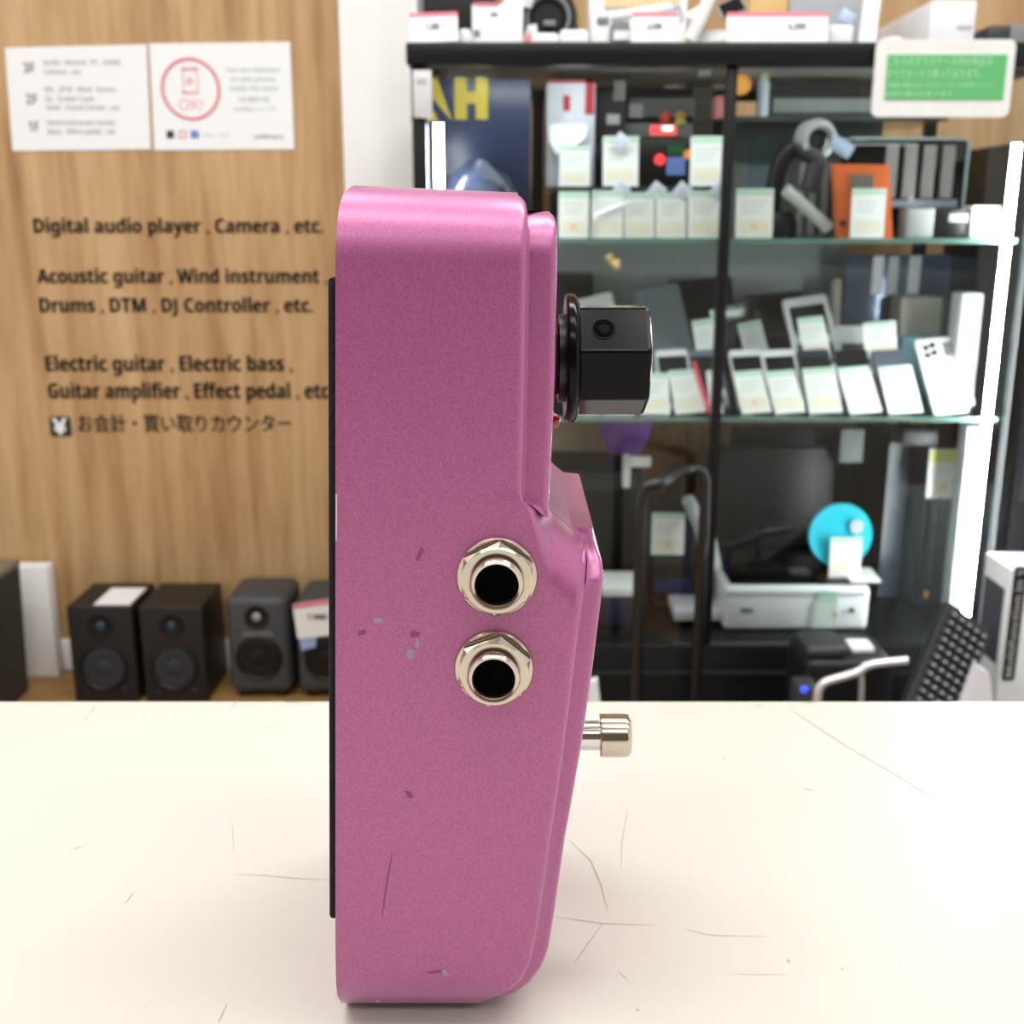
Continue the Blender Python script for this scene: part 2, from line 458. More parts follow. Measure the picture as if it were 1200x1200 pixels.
# pedal ---------------------------------------------------------------
PY = 0.166                                    # the pedal's near side
PW = 0.066                                    # width away from the camera
YC = PY + PW / 2
def prof(tab, Y):
    pts = sorted([(at(a, b, Y).z, at(a, b, Y).x) for a, b in tab])
    def f(z):
        if z <= pts[0][0]: return pts[0][1]
        for (z0, x0), (z1, x1) in zip(pts, pts[1:]):
            if z <= z1: return x0 + (x1 - x0) * (z - z0) / (z1 - z0)
        return pts[-1][1]
    return f
fx0 = prof([(406, 212), (400, 216), (395, 226), (393, 242), (393, 600), (393, 1100), (394, 1170), (396, 1185)], PY)
fbase = prof([(607, 217), (613, 221.5), (617, 229), (618.5, 240), (616, 440), (612, 600), (611, 680), (611, 1200)], PY)
fmain = prof([(612, 587), (686, 650), (690, 656), (691, 668), (687, 692), (681, 722), (667, 837), (655, 927), (647, 975),
              (635, 1060), (628, 1105), (622, 1132), (612, 1152), (600, 1165), (584, 1176), (570, 1184)], PY)
ftop = prof([(646, 240), (651, 245), (654, 256), (651, 440), (647, 520), (643, 600), (641, 660)], PY + .003)
ftier = prof([(700, 650), (707, 664), (708, 675), (705, 707), (695, 787), (682, 877), (668, 957), (663, 983), (650, 1073), (643, 1117),
              (635, 1137), (622, 1154), (606, 1168), (588, 1178), (570, 1186)], PY + .003)
ZT = at(600, 216, PY + .010).z
ZR0, ZR1 = at(600, 587, PY).z, at(600, 655, PY).z
ZT2 = at(600, 239, PY + .006).z
ZF2 = at(600, 643, PY).z
XR0, XR1 = fmain(ZR0), fmain(ZR1)
def arc(r, d):
    d = max(0.0, min(d, r)); return math.sqrt(max(0.0, r * r - (r - d) ** 2)) - r      # 0 once clear of the corner, -r at the very end
rows = []
z = 0.0
while z < ZT - 1e-6:
    rows.append(z)
    dense = z < .012 or z > ZT - .014 or ZR1 - .012 < z < ZR0 + .004
    z += .00035 if dense else .0012
rows.append(ZT)
rows += [ZT2 - 1e-5, ZT2 + 1e-5, ZF2 - 1e-5]
rows = sorted(rows)
RC = .0120
def section(z):
    hw = PW / 2 + arc(RC, ZT - z) + arc(RC, z)
    x0 = fx0(z); xb = fbase(z)
    ramp = z < ZR0
    x1 = fmain(z) if z < .03 else (max(xb, fmain(z)) if ramp else xb)
    if z < .03: xb = min(xb, x1 - .002)
    e1 = .0014 if z > ZR0 + .0015 or z < ZR1 - .0015 else .0003 + .0011 * max(0.0, (z - ZR0) / .0015 if z > ZR0 else (ZR1 - z) / .0015)
    P = [(x0, hw)]
    for k in range(1, 6): P.append((x0 + (xb - e1 - x0) * k / 5, hw))
    N = 26
    def hwf(x):
        if not ramp or x <= XR0: return hw
        zr = ZR0 + (ZR1 - ZR0) * min(1, max(0, (x - XR0) / (XR1 - XR0)))
        q = min(1.0, (x - XR0) / .0050); r = .0105 * q * q * (3 - 2 * q)
        if r < 1e-6: return hw
        return hw + arc(r, zr - z)
    xe = x1 - e1 if x1 - e1 > xb - e1 else xb - e1
    for k in range(1, N + 1):
        x = xb - e1 + (xe - xb + e1) * (.5 - .5 * math.cos(math.pi * k / N))
        P.append((x, hwf(x)))
    he = hwf(x1)
    for k in range(1, 5):
        a = math.pi / 2 * k / 4
        P.append((xe + e1 * math.sin(a), he - e1 + e1 * math.cos(a)))
    # the raised plate
    ins = .0030
    if z <= ZF2:
        x2 = max(x1, ftier(z)); h2 = PW / 2 - ins + arc(.007, ZF2 - z) + arc(.0075, max(0, z - .0006)); h2 = min(h2, he - .0012)
    elif z <= ZT2:
        x2 = max(x1, ftop(z)); h2 = PW / 2 - ins + arc(.008, ZT2 - z)
        if x2 <= x1 + 1e-6: h2 = he - e1 - .001
    else:
        x2 = x1; h2 = he - e1 - .001
    if x2 <= x1 + 1e-6:
        h2 = min(h2, he - e1 - .0005)
    e2 = min(.0013, max(0.0, x2 - x1) * .6)
    P.append((x1, h2 + .0006)); P.append((x1 + min(.0004, (x2 - x1) * .3), h2 + .0001))
    P.append((x2 - e2, h2 - .0002))
    for k in range(1, 5):
        a = math.pi / 2 * k / 4
        P.append((x2 - e2 + e2 * math.sin(a), h2 - .0002 - e2 + e2 * math.cos(a)))
    return P
bm = new_bm()
rings = []
XL, XRR = fx0(ZT - .02), fbase(ZT - .02)
for z in rows:
    half = section(z)
    wz = max(0, 1 - (ZT - z) / .012)
    ring = []
    for x, h in half: ring.append(bm.verts.new((x, YC - h, z - wz * .0012 * (x - XL) / (XRR - XL))))
    for x, h in half[::-1]: ring.append(bm.verts.new((x, YC + h, z - wz * .0012 * (x - XL) / (XRR - XL))))
    rings.append(ring)
nn = len(rings[0])
for a, b in zip(rings, rings[1:]):
    for i in range(nn):
        j = (i + 1) % nn
        bm.faces.new((a[i], a[j], b[j], b[i]))
bm.faces.new(rings[0][::-1]); bm.faces.new(rings[-1])
bmesh.ops.remove_doubles(bm, verts=bm.verts[:], dist=2e-6)
pedal = thing('effect_pedal', 'magenta metallic effect pedal standing on end on the counter', 'effect pedal', (0, YC, 0))
enclosure = obj('enclosure', bm, PINK, pedal, sharp=38)

# rubber pad on the base
bm = new_bm()
pt, pb = at(393, 326, PY), at(393.5, 1083, PY)
rot = math.atan2(pt.x - pb.x, pt.z - pb.z)
hgt = (pt - pb).length
M = Matrix.Translation(pb) @ Matrix.Rotation(rot, 4, 'Y')
add_box(bm, -.00135, 0.0001, .0012, PW - .0015, 0, hgt, .0006, 2, M)
obj('base_pad', bm, mat('black_felt', srgb(14, 14, 15), .95, noise=.5, scale=900, bump=.8), pedal, label='black felt base pad')
# paint chips, bare edges and scuffs, each a small mark of its own
def chip(bm, pts): bm.faces.new([bm.verts.new(at(a, b, PY - .00006)) for a, b in pts])
for pts in (
        [(437, 725), (442, 723), (448, 725), (449, 729), (443, 731), (438, 729)],
        [(487, 749), (490, 747), (492, 753), (490, 761), (487, 757)],
        [(476, 764), (481, 759), (485, 763), (484, 772), (478, 773)],
        [(518, 1137), (522, 1136), (527, 1142), (523, 1145), (519, 1142)],
        [(609, 296), (611, 296), (611, 299), (609, 299)],
        [(440, 1176.5 - 3), (443, 1172), (446, 1175)]):
    bm = new_bm(); chip(bm, pts); obj('paint_chip', bm, mat('chip_grey', srgb(150, 134, 156), .5), pedal)
for pts in (
        [(393.3, 578), (395, 580), (395, 612), (394.6, 634), (393.3, 634)],
        [(393.6, 1158), (395, 1158), (396, 1172), (394, 1172)]):
    bm = new_bm(); chip(bm, pts); obj('bare_metal_edge', bm, mat('bare_metal', srgb(214, 196, 200), .5), pedal)
for pts in (
        [(447, 1075), (448, 1075), (455, 1030), (460, 1000), (459, 1000), (453, 1030)],
        [(480, 742), (484, 739), (493, 742), (490, 746), (482, 747)],
        [(500, 1139), (517, 1137), (517, 1140), (501, 1141)],
        [(474, 926), (482, 929), (484, 935), (478, 935)],
        [(494, 640), (497, 645), (490, 658), (487, 655)],
        [(419, 740), (428, 738), (429, 743), (420, 745)]):
    bm = new_bm(); chip(bm, pts); obj('scuff_mark', bm, mat('scuff_magenta', srgb(132, 62, 104), .6), pedal)

# jacks
def jack(px, py, rot):
    c = at(px, py, PY); ax = (0, -1, 0)
    bm = new_bm()
    add_lathe(bm, [(0, 0), (.0064, 0), (.0064, .0004), (.0062, .0007), (0, .0007)], c, ax, 40)
    j = obj('jack_socket', bm, NICKEL, pedal)
    bm = new_bm()
    ref = Vector((math.cos(rot), 0, math.sin(rot)))
    add_lathe(bm, [(.0035, .0006), (.0058, .0006), (.0062, .0009), (.0062, .0019), (.0056, .0027), (.0046, .0027), (.0035, .0026)], c, ax, 6, ref)
    add_lathe(bm, [(.0044, .0026), (.0055, .0026), (.0052, .0029), (.0044, .0029)], c, ax, 40)
    obj('hex_nut', bm, NICKEL, j, sharp=30)
    bm = new_bm()
    add_lathe(bm, [(.0042, .002), (.0042, .0041), (.0040, .0046), (.0037, .0049), (.0034, .0048), (.00315, .0044), (.0030, .0035), (.0030, .0006)], c, ax, 40)
    obj('barrel', bm, NICKEL, j)
    bm = new_bm()
    add_lathe(bm, [(0, .0009), (.00302, .0009), (.00302, .0030)], c, ax, 32)
    obj('bore', bm, mat('bore_black', srgb(3, 3, 3), 0.9, spec=0.1), j, label='dark bore')
jack(582.5, 675, .45)
jack(579, 782.5, .35)

# knob
KY = .190
kc = at(650, 420, KY); KZ = kc.z
ks = KY / F_PX / 1.003
kx = lambda px: (px - 600) * ks
face_x = ftop(KZ)
ax = (1, 0, 0)
bm = new_bm()
add_lathe(bm, [(0, face_x - .001), (.0062, face_x - .001), (.0062, kx(653)), (.0055, kx(655)), (0, kx(655))], (0, KY, KZ), ax, 6, (0, .3, 1))
add_lathe(bm, [(0, kx(653)), (.0075, kx(654)), (.0075, kx(663)), (0, kx(663))], (0, KY, KZ), ax, 32)
knob_nut = obj('pot_nut', bm, mat('dull_nickel', srgb(64, 62, 60), .35, metal=1), pedal)
knob_black = mat('knob_black', srgb(8, 8, 9), 0.16, spec=0.14)
bm = new_bm()
Rf = 75 * ks
add_lathe(bm, [(0, kx(661)), (Rf * .90, kx(661)), (Rf * .975, kx(662)), (Rf, kx(664.5)), (Rf, kx(670)), (Rf * .985, kx(673)), (Rf * .93, kx(676)), (Rf * .86, kx(678)), (0, kx(678))], (0, KY, KZ), ax, 56)
knob = obj('knob', bm, knob_black, pedal)
bm = new_bm()
Rb = 66 * ks
nf = 7
ringA, ringB, ringC, ringD = [], [], [], []
ang = []
for k in range(nf):
    a0 = math.radians(14 + 360 / nf * k)            # measured from -Y upwards
    for s in (-1, 0, 1):
        ang.append((a0 + math.radians(2.2 * s), 1.0 if s == 0 else .992))
def kv(a, r, x): return bm.verts.new((x, KY - r * math.cos(a), KZ + r * math.sin(a)))
lev = [(1.0, kx(674)), (1.0, kx(752)), (.985, kx(755)), (.95, kx(756.5))]
rr = [[kv(a, Rb * q * f, x) for a, f in ang] for q, x in lev]
for A, B in zip(rr, rr[1:]):
    for i in range(len(A)): bm.faces.new((A[i], A[(i + 1) % len(A)], B[(i + 1) % len(A)], B[i]))
bm.faces.new(rr[0]); bm.faces.new(rr[-1])
grip = obj('grip', bm, knob_black, knob, sharp=12)
bm = new_bm(); add_lathe(bm, [(0, kx(755.5)), (Rb * .88, kx(755.5)), (Rb * .88, kx(757)), (Rb * .80, kx(758)), (0, kx(758))], (0, KY, KZ), ax, 40)
obj('cap_disc', bm, mat('spun_aluminium', srgb(214, 216, 220), .28, metal=1), knob, label='silver end disc')
# grub screw hole in the facet that faces up and towards the lens
fa = math.radians(14 + 360 / nf * .5)
nrm = Vector((0, -math.cos(fa), math.sin(fa)))
apo = Rb * math.cos(math.pi / nf)
hc = Vector((kx(703), KY, KZ)) + nrm * (apo + .00012)
bm = new_bm()
add_lathe(bm, [(.0018, -.0003), (.0018, .00012), (.0020, .00012), (.00205, -.0003)], hc, nrm, 24)
obj('screw_rim', bm, knob_black, knob)
bm = new_bm(); add_lathe(bm, [(0, .00006), (.00182, .00006)], hc, nrm, 24)
obj('screw_hole', bm, mat('hole_black', srgb(2, 2, 2), .9, spec=.1), knob)
bm = new_bm()
add_lathe(bm, [(0, .0001), (.0011, .0001), (.0008, .0003), (0, .0003)], hc + Vector((0, -.0002, -.0002)), nrm, 6)
obj('grub_screw', bm, mat('dark_steel', srgb(16, 16, 17), .8, spec=.1), knob)

# status lamp
LYY = .200
lc = Vector((ftop(at(600, 490, LYY).z), LYY, at(600, 493, LYY).z))
bm = new_bm()
add_lathe(bm, [(0, -.001), (.0019, -.001), (.0019, .0003), (.0016, .0005), (.0016, .0010), (.0014, .0018), (.0009, .0025), (0, .0028)], lc, ax, 24)
obj('status_lamp', bm, mat('red_lens', srgb(164, 8, 20), .12, coat=.5), pedal, label='red status lamp')

# footswitch
FY = .200
fz = at(600, 862, FY).z
fs = FY / F_PX / .93
fxp = lambda px: (px - 600) * fs
bm = new_bm()
fb = ftier(fz)
add_lathe(bm, [(0, fb - .002), (.0044, fb - .002), (.0044, fb + .0009), (.0040, fb + .0012), (0, fb + .0012)], (0, FY, fz), ax, 6, (0, .4, 1))
fsw = obj('footswitch', bm, NICKEL, pedal, label='nickel footswitch')
bm = new_bm()
add_lathe(bm, [(0, fb), (.0029, fb), (.0029, fxp(706)), (0, fxp(706))], (0, FY, fz), ax, 32)
obj('plunger', bm, CHROME, fsw)
bm = new_bm()
R1 = 25.5 * fs
add_lathe(bm, [(0, fxp(703.5)), (R1 * .95, fxp(703.5)), (R1, fxp(705)), (R1, fxp(734)), (R1 * .96, fxp(738)), (R1 * .85, fxp(740.5)), (0, fxp(741.5))], (0, FY, fz), ax, 40)
obj('button_cap', bm, NICKEL, fsw)

# ------------------------------------------------------------------ studio monitors along the wall
def monitor(label, px0, px1, py0, Y, dep, round_=False, group='studio monitors on the floor along the wood wall'):
    pm = (px0 + px1) / 2
    x0, x1 = X(px0, 760, Y), X(px1, 760, Y)
    z1 = Z(py0, Y); zb = FLOOR_Z + (0.014 if round_ else 0.0)
    t = thing('studio_monitor', label, 'speaker', ((x0 + x1) / 2, Y + dep / 2, FLOOR_Z), group)
    body = paint('speaker_charcoal', 62, 64, 68, .5) if round_ else paint('speaker_black', 20, 20, 21, .5)
    bm = new_bm(); add_box(bm, x0, x1, Y, Y + dep, zb, z1, .020 if round_ else .004, 4)
    cab = obj('cabinet', bm, body, t)
    cx = (x0 + x1) / 2; wd = x1 - x0; H = z1 - zb
    wz = zb + H * (.36 if not round_ else .38); wr = wd * .33
    bm = new_bm(); add_lathe(bm, [(wr * 1.12, -.001), (wr * 1.12, .004), (wr * 1.03, .006), (wr * .96, .003), (wr * .96, -.001)], (cx, Y, wz), (0, -1, 0), 40)
    obj('woofer_ring', bm, BLACK, t)
    bm = new_bm(); add_lathe(bm, [(wr * .98, .003), (wr * .88, .0045), (wr * .45, .0012), (wr * .44, .002), (wr * .25, .0045), (0, .0052)], (cx, Y, wz), (0, -1, 0), 40)
    obj('woofer_cone', bm, mat('cone_blue_grey', srgb(38, 42, 52), .45) if not round_ else BLACK, t)
    tz = zb + H * .80
    bm = new_bm(); add_lathe(bm, [(wr * .58, -.001), (wr * .58, .003), (wr * .45, .003), (wr * .30, .001), (0, .001)], (cx, Y, tz), (0, -1, 0), 32)
    obj('tweeter_guide', bm, BLACK, t)
    bm = new_bm(); add_lathe(bm, [(wr * .22, .001), (wr * .17, .0035), (0, .005)], (cx, Y, tz), (0, -1, 0), 24)
    obj('tweeter_dome', bm, mat('dome_teal', srgb(44, 66, 82), .35) if not round_ else SILVER, t)
    if round_:
        bm = new_bm(); add_prism(bm, rrect(cx - wd * .24, cx + wd * .24, zb + H * .60, zb + H * .655, .004), Y - .002, Y)
        obj('port_slot', bm, mat('slot_silver', srgb(96, 98, 102), .4), t)
        for s in (-1, 1):
            bm = new_bm(); add_box(bm, cx + s * wd * .30 - .012, cx + s * wd * .30 + .012, Y + .02, Y + dep - .02, FLOOR_Z, zb + .002, .003)
            obj('foot', bm, BLACK, t)
    else:
        bm = new_bm(); add_lathe(bm, [(0, 0), (.006, 0), (.005, .006), (0, .006)], (x1 - wd * .2, Y, zb + H * .14), (0, -1, 0), 20)
        obj('volume_knob', bm, DARK, t)
        bm = new_bm(); add_lathe(bm, [(0, 0), (.004, 0), (.004, .001), (0, .001)], (x0 + wd * .2, Y, zb + H * .1), (0, -1, 0), 16)
        obj('headphone_socket', bm, DARK, t)
    return t, (x0, x1, z1)
m1, b1 = monitor('black bookshelf monitor with a white sheet lying on top', 82, 158, 711, 2.19, .16)
m2, b2 = monitor('bare-topped black bookshelf monitor beside the one with the sheet', 166, 240, 711, 2.19, .16)
m3, b3 = monitor('charcoal round-edged monitor without a tag, beside the black pair', 266, 340, 700, 2.20, .15, True)
m4, b4 = monitor('charcoal round-edged monitor with a price card hanging on its face', 347, 421, 703, 2.20, .15, True)
bm = new_bm()
add_box(bm, b1[0] + .055, b1[1] - .006, 2.20, 2.31, b1[2], b1[2] + .0015)
tag(obj('paper_sheet', bm, PAPER), 'white sheet of paper lying on top of the black monitor', 'paper')
# price card on the last monitor
t = thing('price_card', 'pink edged price card hanging on the charcoal monitor by the pedal', 'price tag', at(365, 722, 2.196))
bm = new_bm(); add_prism(bm, [(at(a, b, 2.19).x, at(a, b, 2.19).z) for a, b in ((343, 708), (386, 702), (388, 744), (349, 748))], 2.188, 2.190)
obj('card', bm, CARD, t)
bm = new_bm(); add_prism(bm, [(at(a, b, 2.19).x, at(a, b, 2.19).z) for a, b in ((343, 708), (386, 702), (386, 707), (344, 713))], 2.1868, 2.188)
obj('header', bm, PINKINK, t)
lettering('7,980', X(360, 722, 2.187), X(383, 722, 2.187), Z(726, 2.187), .012, 2.1868, GREYINK, t, bold=.02)
bm = new_bm(); add_prism(bm, [(at(a, b, 2.19).x, at(a, b, 2.19).z) for a, b in ((351, 748), (371, 746), (370, 758), (353, 762))], 2.1885, 2.1905)
obj('blue_slip', bm, mat('pale_blue_slip', srgb(150, 170, 214), .5), t)
# dark amplifier at the edge of the view
x1 = X(27, 700, 2.25); zt = Z(702, 2.02)
t = thing('guitar_amplifier', 'dark amplifier with a pale top rim beside the low white ledge', 'amplifier', (x1 - .13, 2.14, FLOOR_Z))
bm = new_bm(); add_prism(bm, [(x1 - .26, FLOOR_Z), (x1 - .012, FLOOR_Z), (x1, zt - .004), (x1 - .26, zt - .004)], 2.02, 2.25)
obj('cabinet', bm, paint('amp_charcoal', 48, 50, 46, .6), t)
bm = new_bm(); add_box(bm, x1 - .262, x1 + .002, 2.018, 2.252, zt - .004, zt + .010, .003)
obj('top_rim', bm, paint('amp_rim', 120, 112, 96, .5), t)
bm = new_bm(); add_box(bm, x1 - .24, x1 - .03, 2.012, 2.02, FLOOR_Z + .03, zt - .04)
obj('grille_cloth', bm, BLACK, t)

# ------------------------------------------------------------------ glass showcase
SY, SB = 1.72, 2.22                           # front and back of the showcase
XL_, XR_ = X(486, 300, SY), .800
XM = X(849, 300, SY)
ZTOP, ZTB = Z(50, SY), Z(77, SY)
ZS1, ZS2, ZBASE = Z(280, SY), Z(493, SY), Z(756, SY)
case = thing('glass_showcase', 'black framed glass showcase full of used gadgets', 'display case', ((XL_ + XR_) / 2, (SY + SB) / 2, FLOOR_Z))
for xa, xb, ya, yb in ((XL_ - .006, XR_ + .006, SY - .01, SY + .030), (XL_ - .006, XR_ + .006, SB - .03, SB), (XL_ - .006, XL_ + .024, SY + .030, SB - .03), (XR_ - .024, XR_ + .006, SY + .030, SB - .03)):
    bm = new_bm(); add_box(bm, xa, xb, ya, yb, ZTB, ZTOP, .004)
    obj('top_rail', bm, BLACKSAT, case)
bm = new_bm(); add_box(bm, XL_ + .024, XR_ - .024, SY + .030, SB - .03, ZTOP - .012, ZTOP - .0005)
obj('top_board', bm, paint('board_grey', 176, 178, 176, .35), case, label='pale grey top board')
bm = new_bm(); add_box(bm, XL_ + .04, XR_ - .04, SY + .032, SY + .040, ZTB + .010, ZTB + .014)  # unseen glowing strip, added to brighten the inside of the showcase
obj('fill_strip', bm, mat('fill_glow', (1, 1, 1, 1), .4, emit=22, ecol=(.97, 1, .98, 1)), case, label='added unseen glow strip behind the top rail, brightens the shelves')
bm = new_bm(); add_box(bm, XL_, XR_, SY, SB, FLOOR_Z, ZBASE - .001, .004)
base = obj('plinth', bm, BLACKSAT, case)
bm = new_bm(); add_box(bm, XL_ + .01, XR_ - .01, SY - .004, SY, Z(790, SY), Z(786, SY))
obj('plinth_groove', bm, paint('slate_dark', 34, 40, 46, .4), base)
for nm, xa, xb, ya, yb in (('front_post', XL_, XL_ + .022, SY, SY + .022), ('front_post', XR_ - .022, XR_, SY, SY + .022),
                           ('rear_post', XL_, XL_ + .022, SB - .022, SB), ('rear_post', XR_ - .022, XR_, SB - .022, SB)):
    bm = new_bm(); add_box(bm, xa, xb, ya, yb, ZBASE, ZTB, .002); obj(nm, bm, BLACKSAT, case)
bm = new_bm(); add_box(bm, XM - .008, XM + .008, SY + .002, SY + .02, ZBASE, ZTB, .002)
obj('door_stile', bm, BLACKSAT, case)
for xa, xb in ((XL_ + .022, XM - .008), (XM + .008, XR_ - .022)):
    bm = new_bm(); add_box(bm, xa, xb, SY + .008, SY + .011, ZBASE, ZTB)
    obj('glass_door', bm, GLASS, case)
for zz, ya, nm in ((ZS1, SY + .03, 'upper_shelf'), (ZS2, SY + .03, 'lower_shelf')):
    bm = new_bm(); add_box(bm, XL_ + .024, XR_ - .026, ya + .003, SB - .03, zz - .007, zz)
    sh = obj('glass_shelf', bm, SHELFGLASS, case)
    bm = new_bm(); add_box(bm, XL_ + .024, XR_ - .026, ya, ya + .003, zz - .007, zz)
    obj('polished_edge', bm, GLASSEDGE, sh)
for xa, za, zb_ in ((X(514, 180, SY + .016), ZS1 - .1, Z(145, SY + .016)), (.7535, ZBASE + .02, Z(168, SY + .016))):
    bm = new_bm(); add_cyl(bm, (xa, SY + .020, za), (xa, SY + .020, zb_), .0062, 16)
    o = obj('light_tube', bm, LED, case, label='white LED light tube')
    bm = new_bm(); add_box(bm, xa - .004, xa + .004, SY + .026, SY + .029, za, zb_)
    obj('tube_channel', bm, SILVER, o)
ZR = Z(219, 1.86)
bm = new_bm(); add_box(bm, X(652, 222, 1.86), XM - .012, 1.86, 2.16, ZR - .005, ZR)
riser = obj('glass_shelf', bm, SHELFGLASS, case)
bm = new_bm(); add_box(bm, X(652, 222, 1.86), XM - .012, 1.857, 1.86, ZR - .006, ZR + .001); obj('polished_edge', bm, DARK, riser)
ZRR = Z(137, 1.98)
bm = new_bm(); add_box(bm, XM + .012, .735, 1.98, 2.17, ZRR - .006, ZRR)
r2 = obj('glass_shelf', bm, SHELFGLASS, case)
bm = new_bm(); add_box(bm, XM + .012, .735, 1.976, 1.98, ZRR - .007, ZRR + .001); obj('polished_edge', bm, DARK, r2)

# ---- generic builders of the showcase's contents
def block(name, label, cat, px0, px1, py0, py1, Y, dep, m, z0=None, bev=.003, group=None, part='body'):
    pc = (py0 + py1) / 2
    xa, xb = X(px0, pc, Y), X(px1, pc, Y)
    za = Z(py1, Y) if z0 is None else z0 + .0004; zb = Z(py0, Y)
    if Y < SB and za < ZTB and zb > ZTB - .003 and Y > SY: zb = ZTB - .003
    t = thing(name, label, cat, ((xa + xb) / 2, Y + dep / 2, za), group)
    bm = new_bm(); add_box(bm, xa, xb, Y, Y + dep, za, zb, bev)
    obj(part, bm, m, t)
    return t
def face(t, name, m, px0, px1, py0, py1, Y, th=.002, label=None, r=0):
    p, q = at(px0, (py0 + py1) / 2, Y), at(px1, (py0 + py1) / 2, Y)
    bm = new_bm()
    if r: add_prism(bm, rrect(p.x, q.x, Z(py1, Y), Z(py0, Y), r), Y - th, Y + .0004)
    else: add_box(bm, p.x, q.x, Y - th, Y + .0004, Z(py1, Y), Z(py0, Y))
    return obj(name, bm, m, t, label=label)
def disc(t, name, m, px, py, rpx, Y, th=.004, n=28, label=None):
    c = at(px, py, Y); r = rpx * Y / F_PX
    bm = new_bm(); add_lathe(bm, [(0, -.0004), (r, -.0004), (r, th * .7), (r * .9, th), (0, th)], c, (0, -1, 0), n)
    return obj(name, bm, m, t, label=label)
def price_tag(label, px0, px1, py0, py1, Y, lean=8, roll=0, mark=False, z0=None, group='small price tags in the showcase', head=GREENPALE, hh=.13):
    """a printed card that stands on its lower edge, leaning back a little"""
    c = at((px0 + px1) / 2, py1, Y)
    if z0 is not None: c.z = z0 + .0006 + .0012 * math.sin(math.radians(lean)) + (px1 - px0) * Y / F_PX * .5 * abs(math.sin(math.radians(roll)))
    sc = Y / F_PX / 1.0
    wd = (px1 - px0) * sc; h = (py1 - py0) * sc / max(.3, math.cos(math.radians(lean)))
    t = thing('price_tag', label, 'price tag', c, group)
    t.rotation_euler = (-math.radians(lean), math.radians(roll), math.radians(random.uniform(-5, 5)))
    wd *= .95
    bm = new_bm(); add_prism(bm, rrect(-wd / 2, wd / 2, 0, h, .0012, 2), 0, .0012)
    obj('card', bm, CARD, t, local=True)
    bm = new_bm(); add_box(bm, -wd / 2 + .0015, wd / 2 - .0015, -.0005, .0002, h * (1 - hh), h - .001)
    obj('header', bm, head, t, local=True)
    bm = new_bm()
    for k, f in enumerate((.74, .64, .54)): add_box(bm, -wd * .36, wd * (.34 - .1 * k), -.0004, .0002, h * f - .0006, h * f + .0006)
    obj('printed_lines', bm, PALEINK, t, local=True)
    bm = new_bm(); add_box(bm, -wd * .40, wd * .40, -.0003, .0002, h * .10, h * .36)
    obj('price_field', bm, CREAMFIELD, t, local=True)
    if mark:
        bm = new_bm(); add_lathe(bm, [(.0028, 0), (.0045, 0), (.0045, .0005), (.0028, .0005), (.0028, 0)], (0, 0, h * .24), (0, -1, 0), 18)
        obj('red_stamp', bm, PALERED, t, local=True)
    return t
def slab(name, label, cat, px, py, wd, ht, th, Y, lean, m, screen=None, roll=0, z0=None, group=None, bezel=.08, yaw=0, stand=True, screen_m=None, r=.006):
    """a telephone or tablet that leans back on a wire easel; px, py is the middle of its lower edge"""
    c = at(px, py, Y)
    if z0 is not None: c.z = z0 + .0006 + th * math.sin(math.radians(lean)) + wd * .5 * abs(math.sin(math.radians(roll)))
    t = thing(name, label, cat, c, group)
    t.rotation_euler = (-math.radians(lean), math.radians(roll), math.radians(yaw))
    bm = new_bm(); add_prism(bm, rrect(-wd / 2, wd / 2, 0.001, ht, r), 0, th)
    obj('housing', bm, m, t, local=True)
    if screen:
        a, c0, d = screen if len(screen) == 3 else screen[1:]
        bm = new_bm(); add_prism(bm, rrect(-wd / 2 + a * wd, wd / 2 - a * wd, c0 * ht, ht - d * ht, .002), -.0006, .0004)
        obj('screen', bm, screen_m or BLACKGLOSS, t, local=True)
    if stand:
        bm = new_bm(); k = math.radians(lean); L = ht * .62
        # the strut drops from the back of the housing straight to the shelf
        p0 = Vector((0, th, L)); d = Vector((0, L * math.cos(k) * math.sin(k), -L * math.cos(k) * math.cos(k))) * .93
        add_tube(bm, [p0, p0 + d * .5, p0 + d], .0015, 6)
        obj('easel_strut', bm, SILVER, t, local=True)
    return t

block('backing_panel', 'dark grey back panel high in the left half of the showcase', 'panel', 645, 848, 84, 270, 2.176, .006, paint('panel_dark', 70, 74, 74, .5), z0=ZS1)
block('backing_panel', 'added pale grey green panel behind the telephones, stands in for glass reflection', 'panel', 640, 985, 284, 470, 2.176, .006, paint('reflection_pale', 150, 160, 156, .5), z0=ZS2)  # added panel; the pale reflection in the glass is put into its colour
block('backing_panel', 'black back panel behind the scanner', 'panel', 852, 1120, 500, 700, 2.184, .005, paint('panel_black', 30, 34, 34, .5), z0=ZBASE)
# ---- back of the showcase, dark things that fill the shelves
# left part, upper shelf
t = block('navy_carton', 'navy carton printed with big yellow letters behind the left light tube', 'box', 496, 622, 69, 280, 1.84, .20, NAVY, z0=ZS1)
YF = 1.839
lettering('A', X(480, 130, YF), X(530, 130, YF), Z(139, YF), Z(93, YF) - Z(139, YF), YF - .0008, YELLOW, t, bold=.05)
lettering('H', X(533, 130, YF), X(572, 130, YF), Z(137, YF), Z(93, YF) - Z(137, YF), YF - .0008, YELLOW, t, bold=.05)
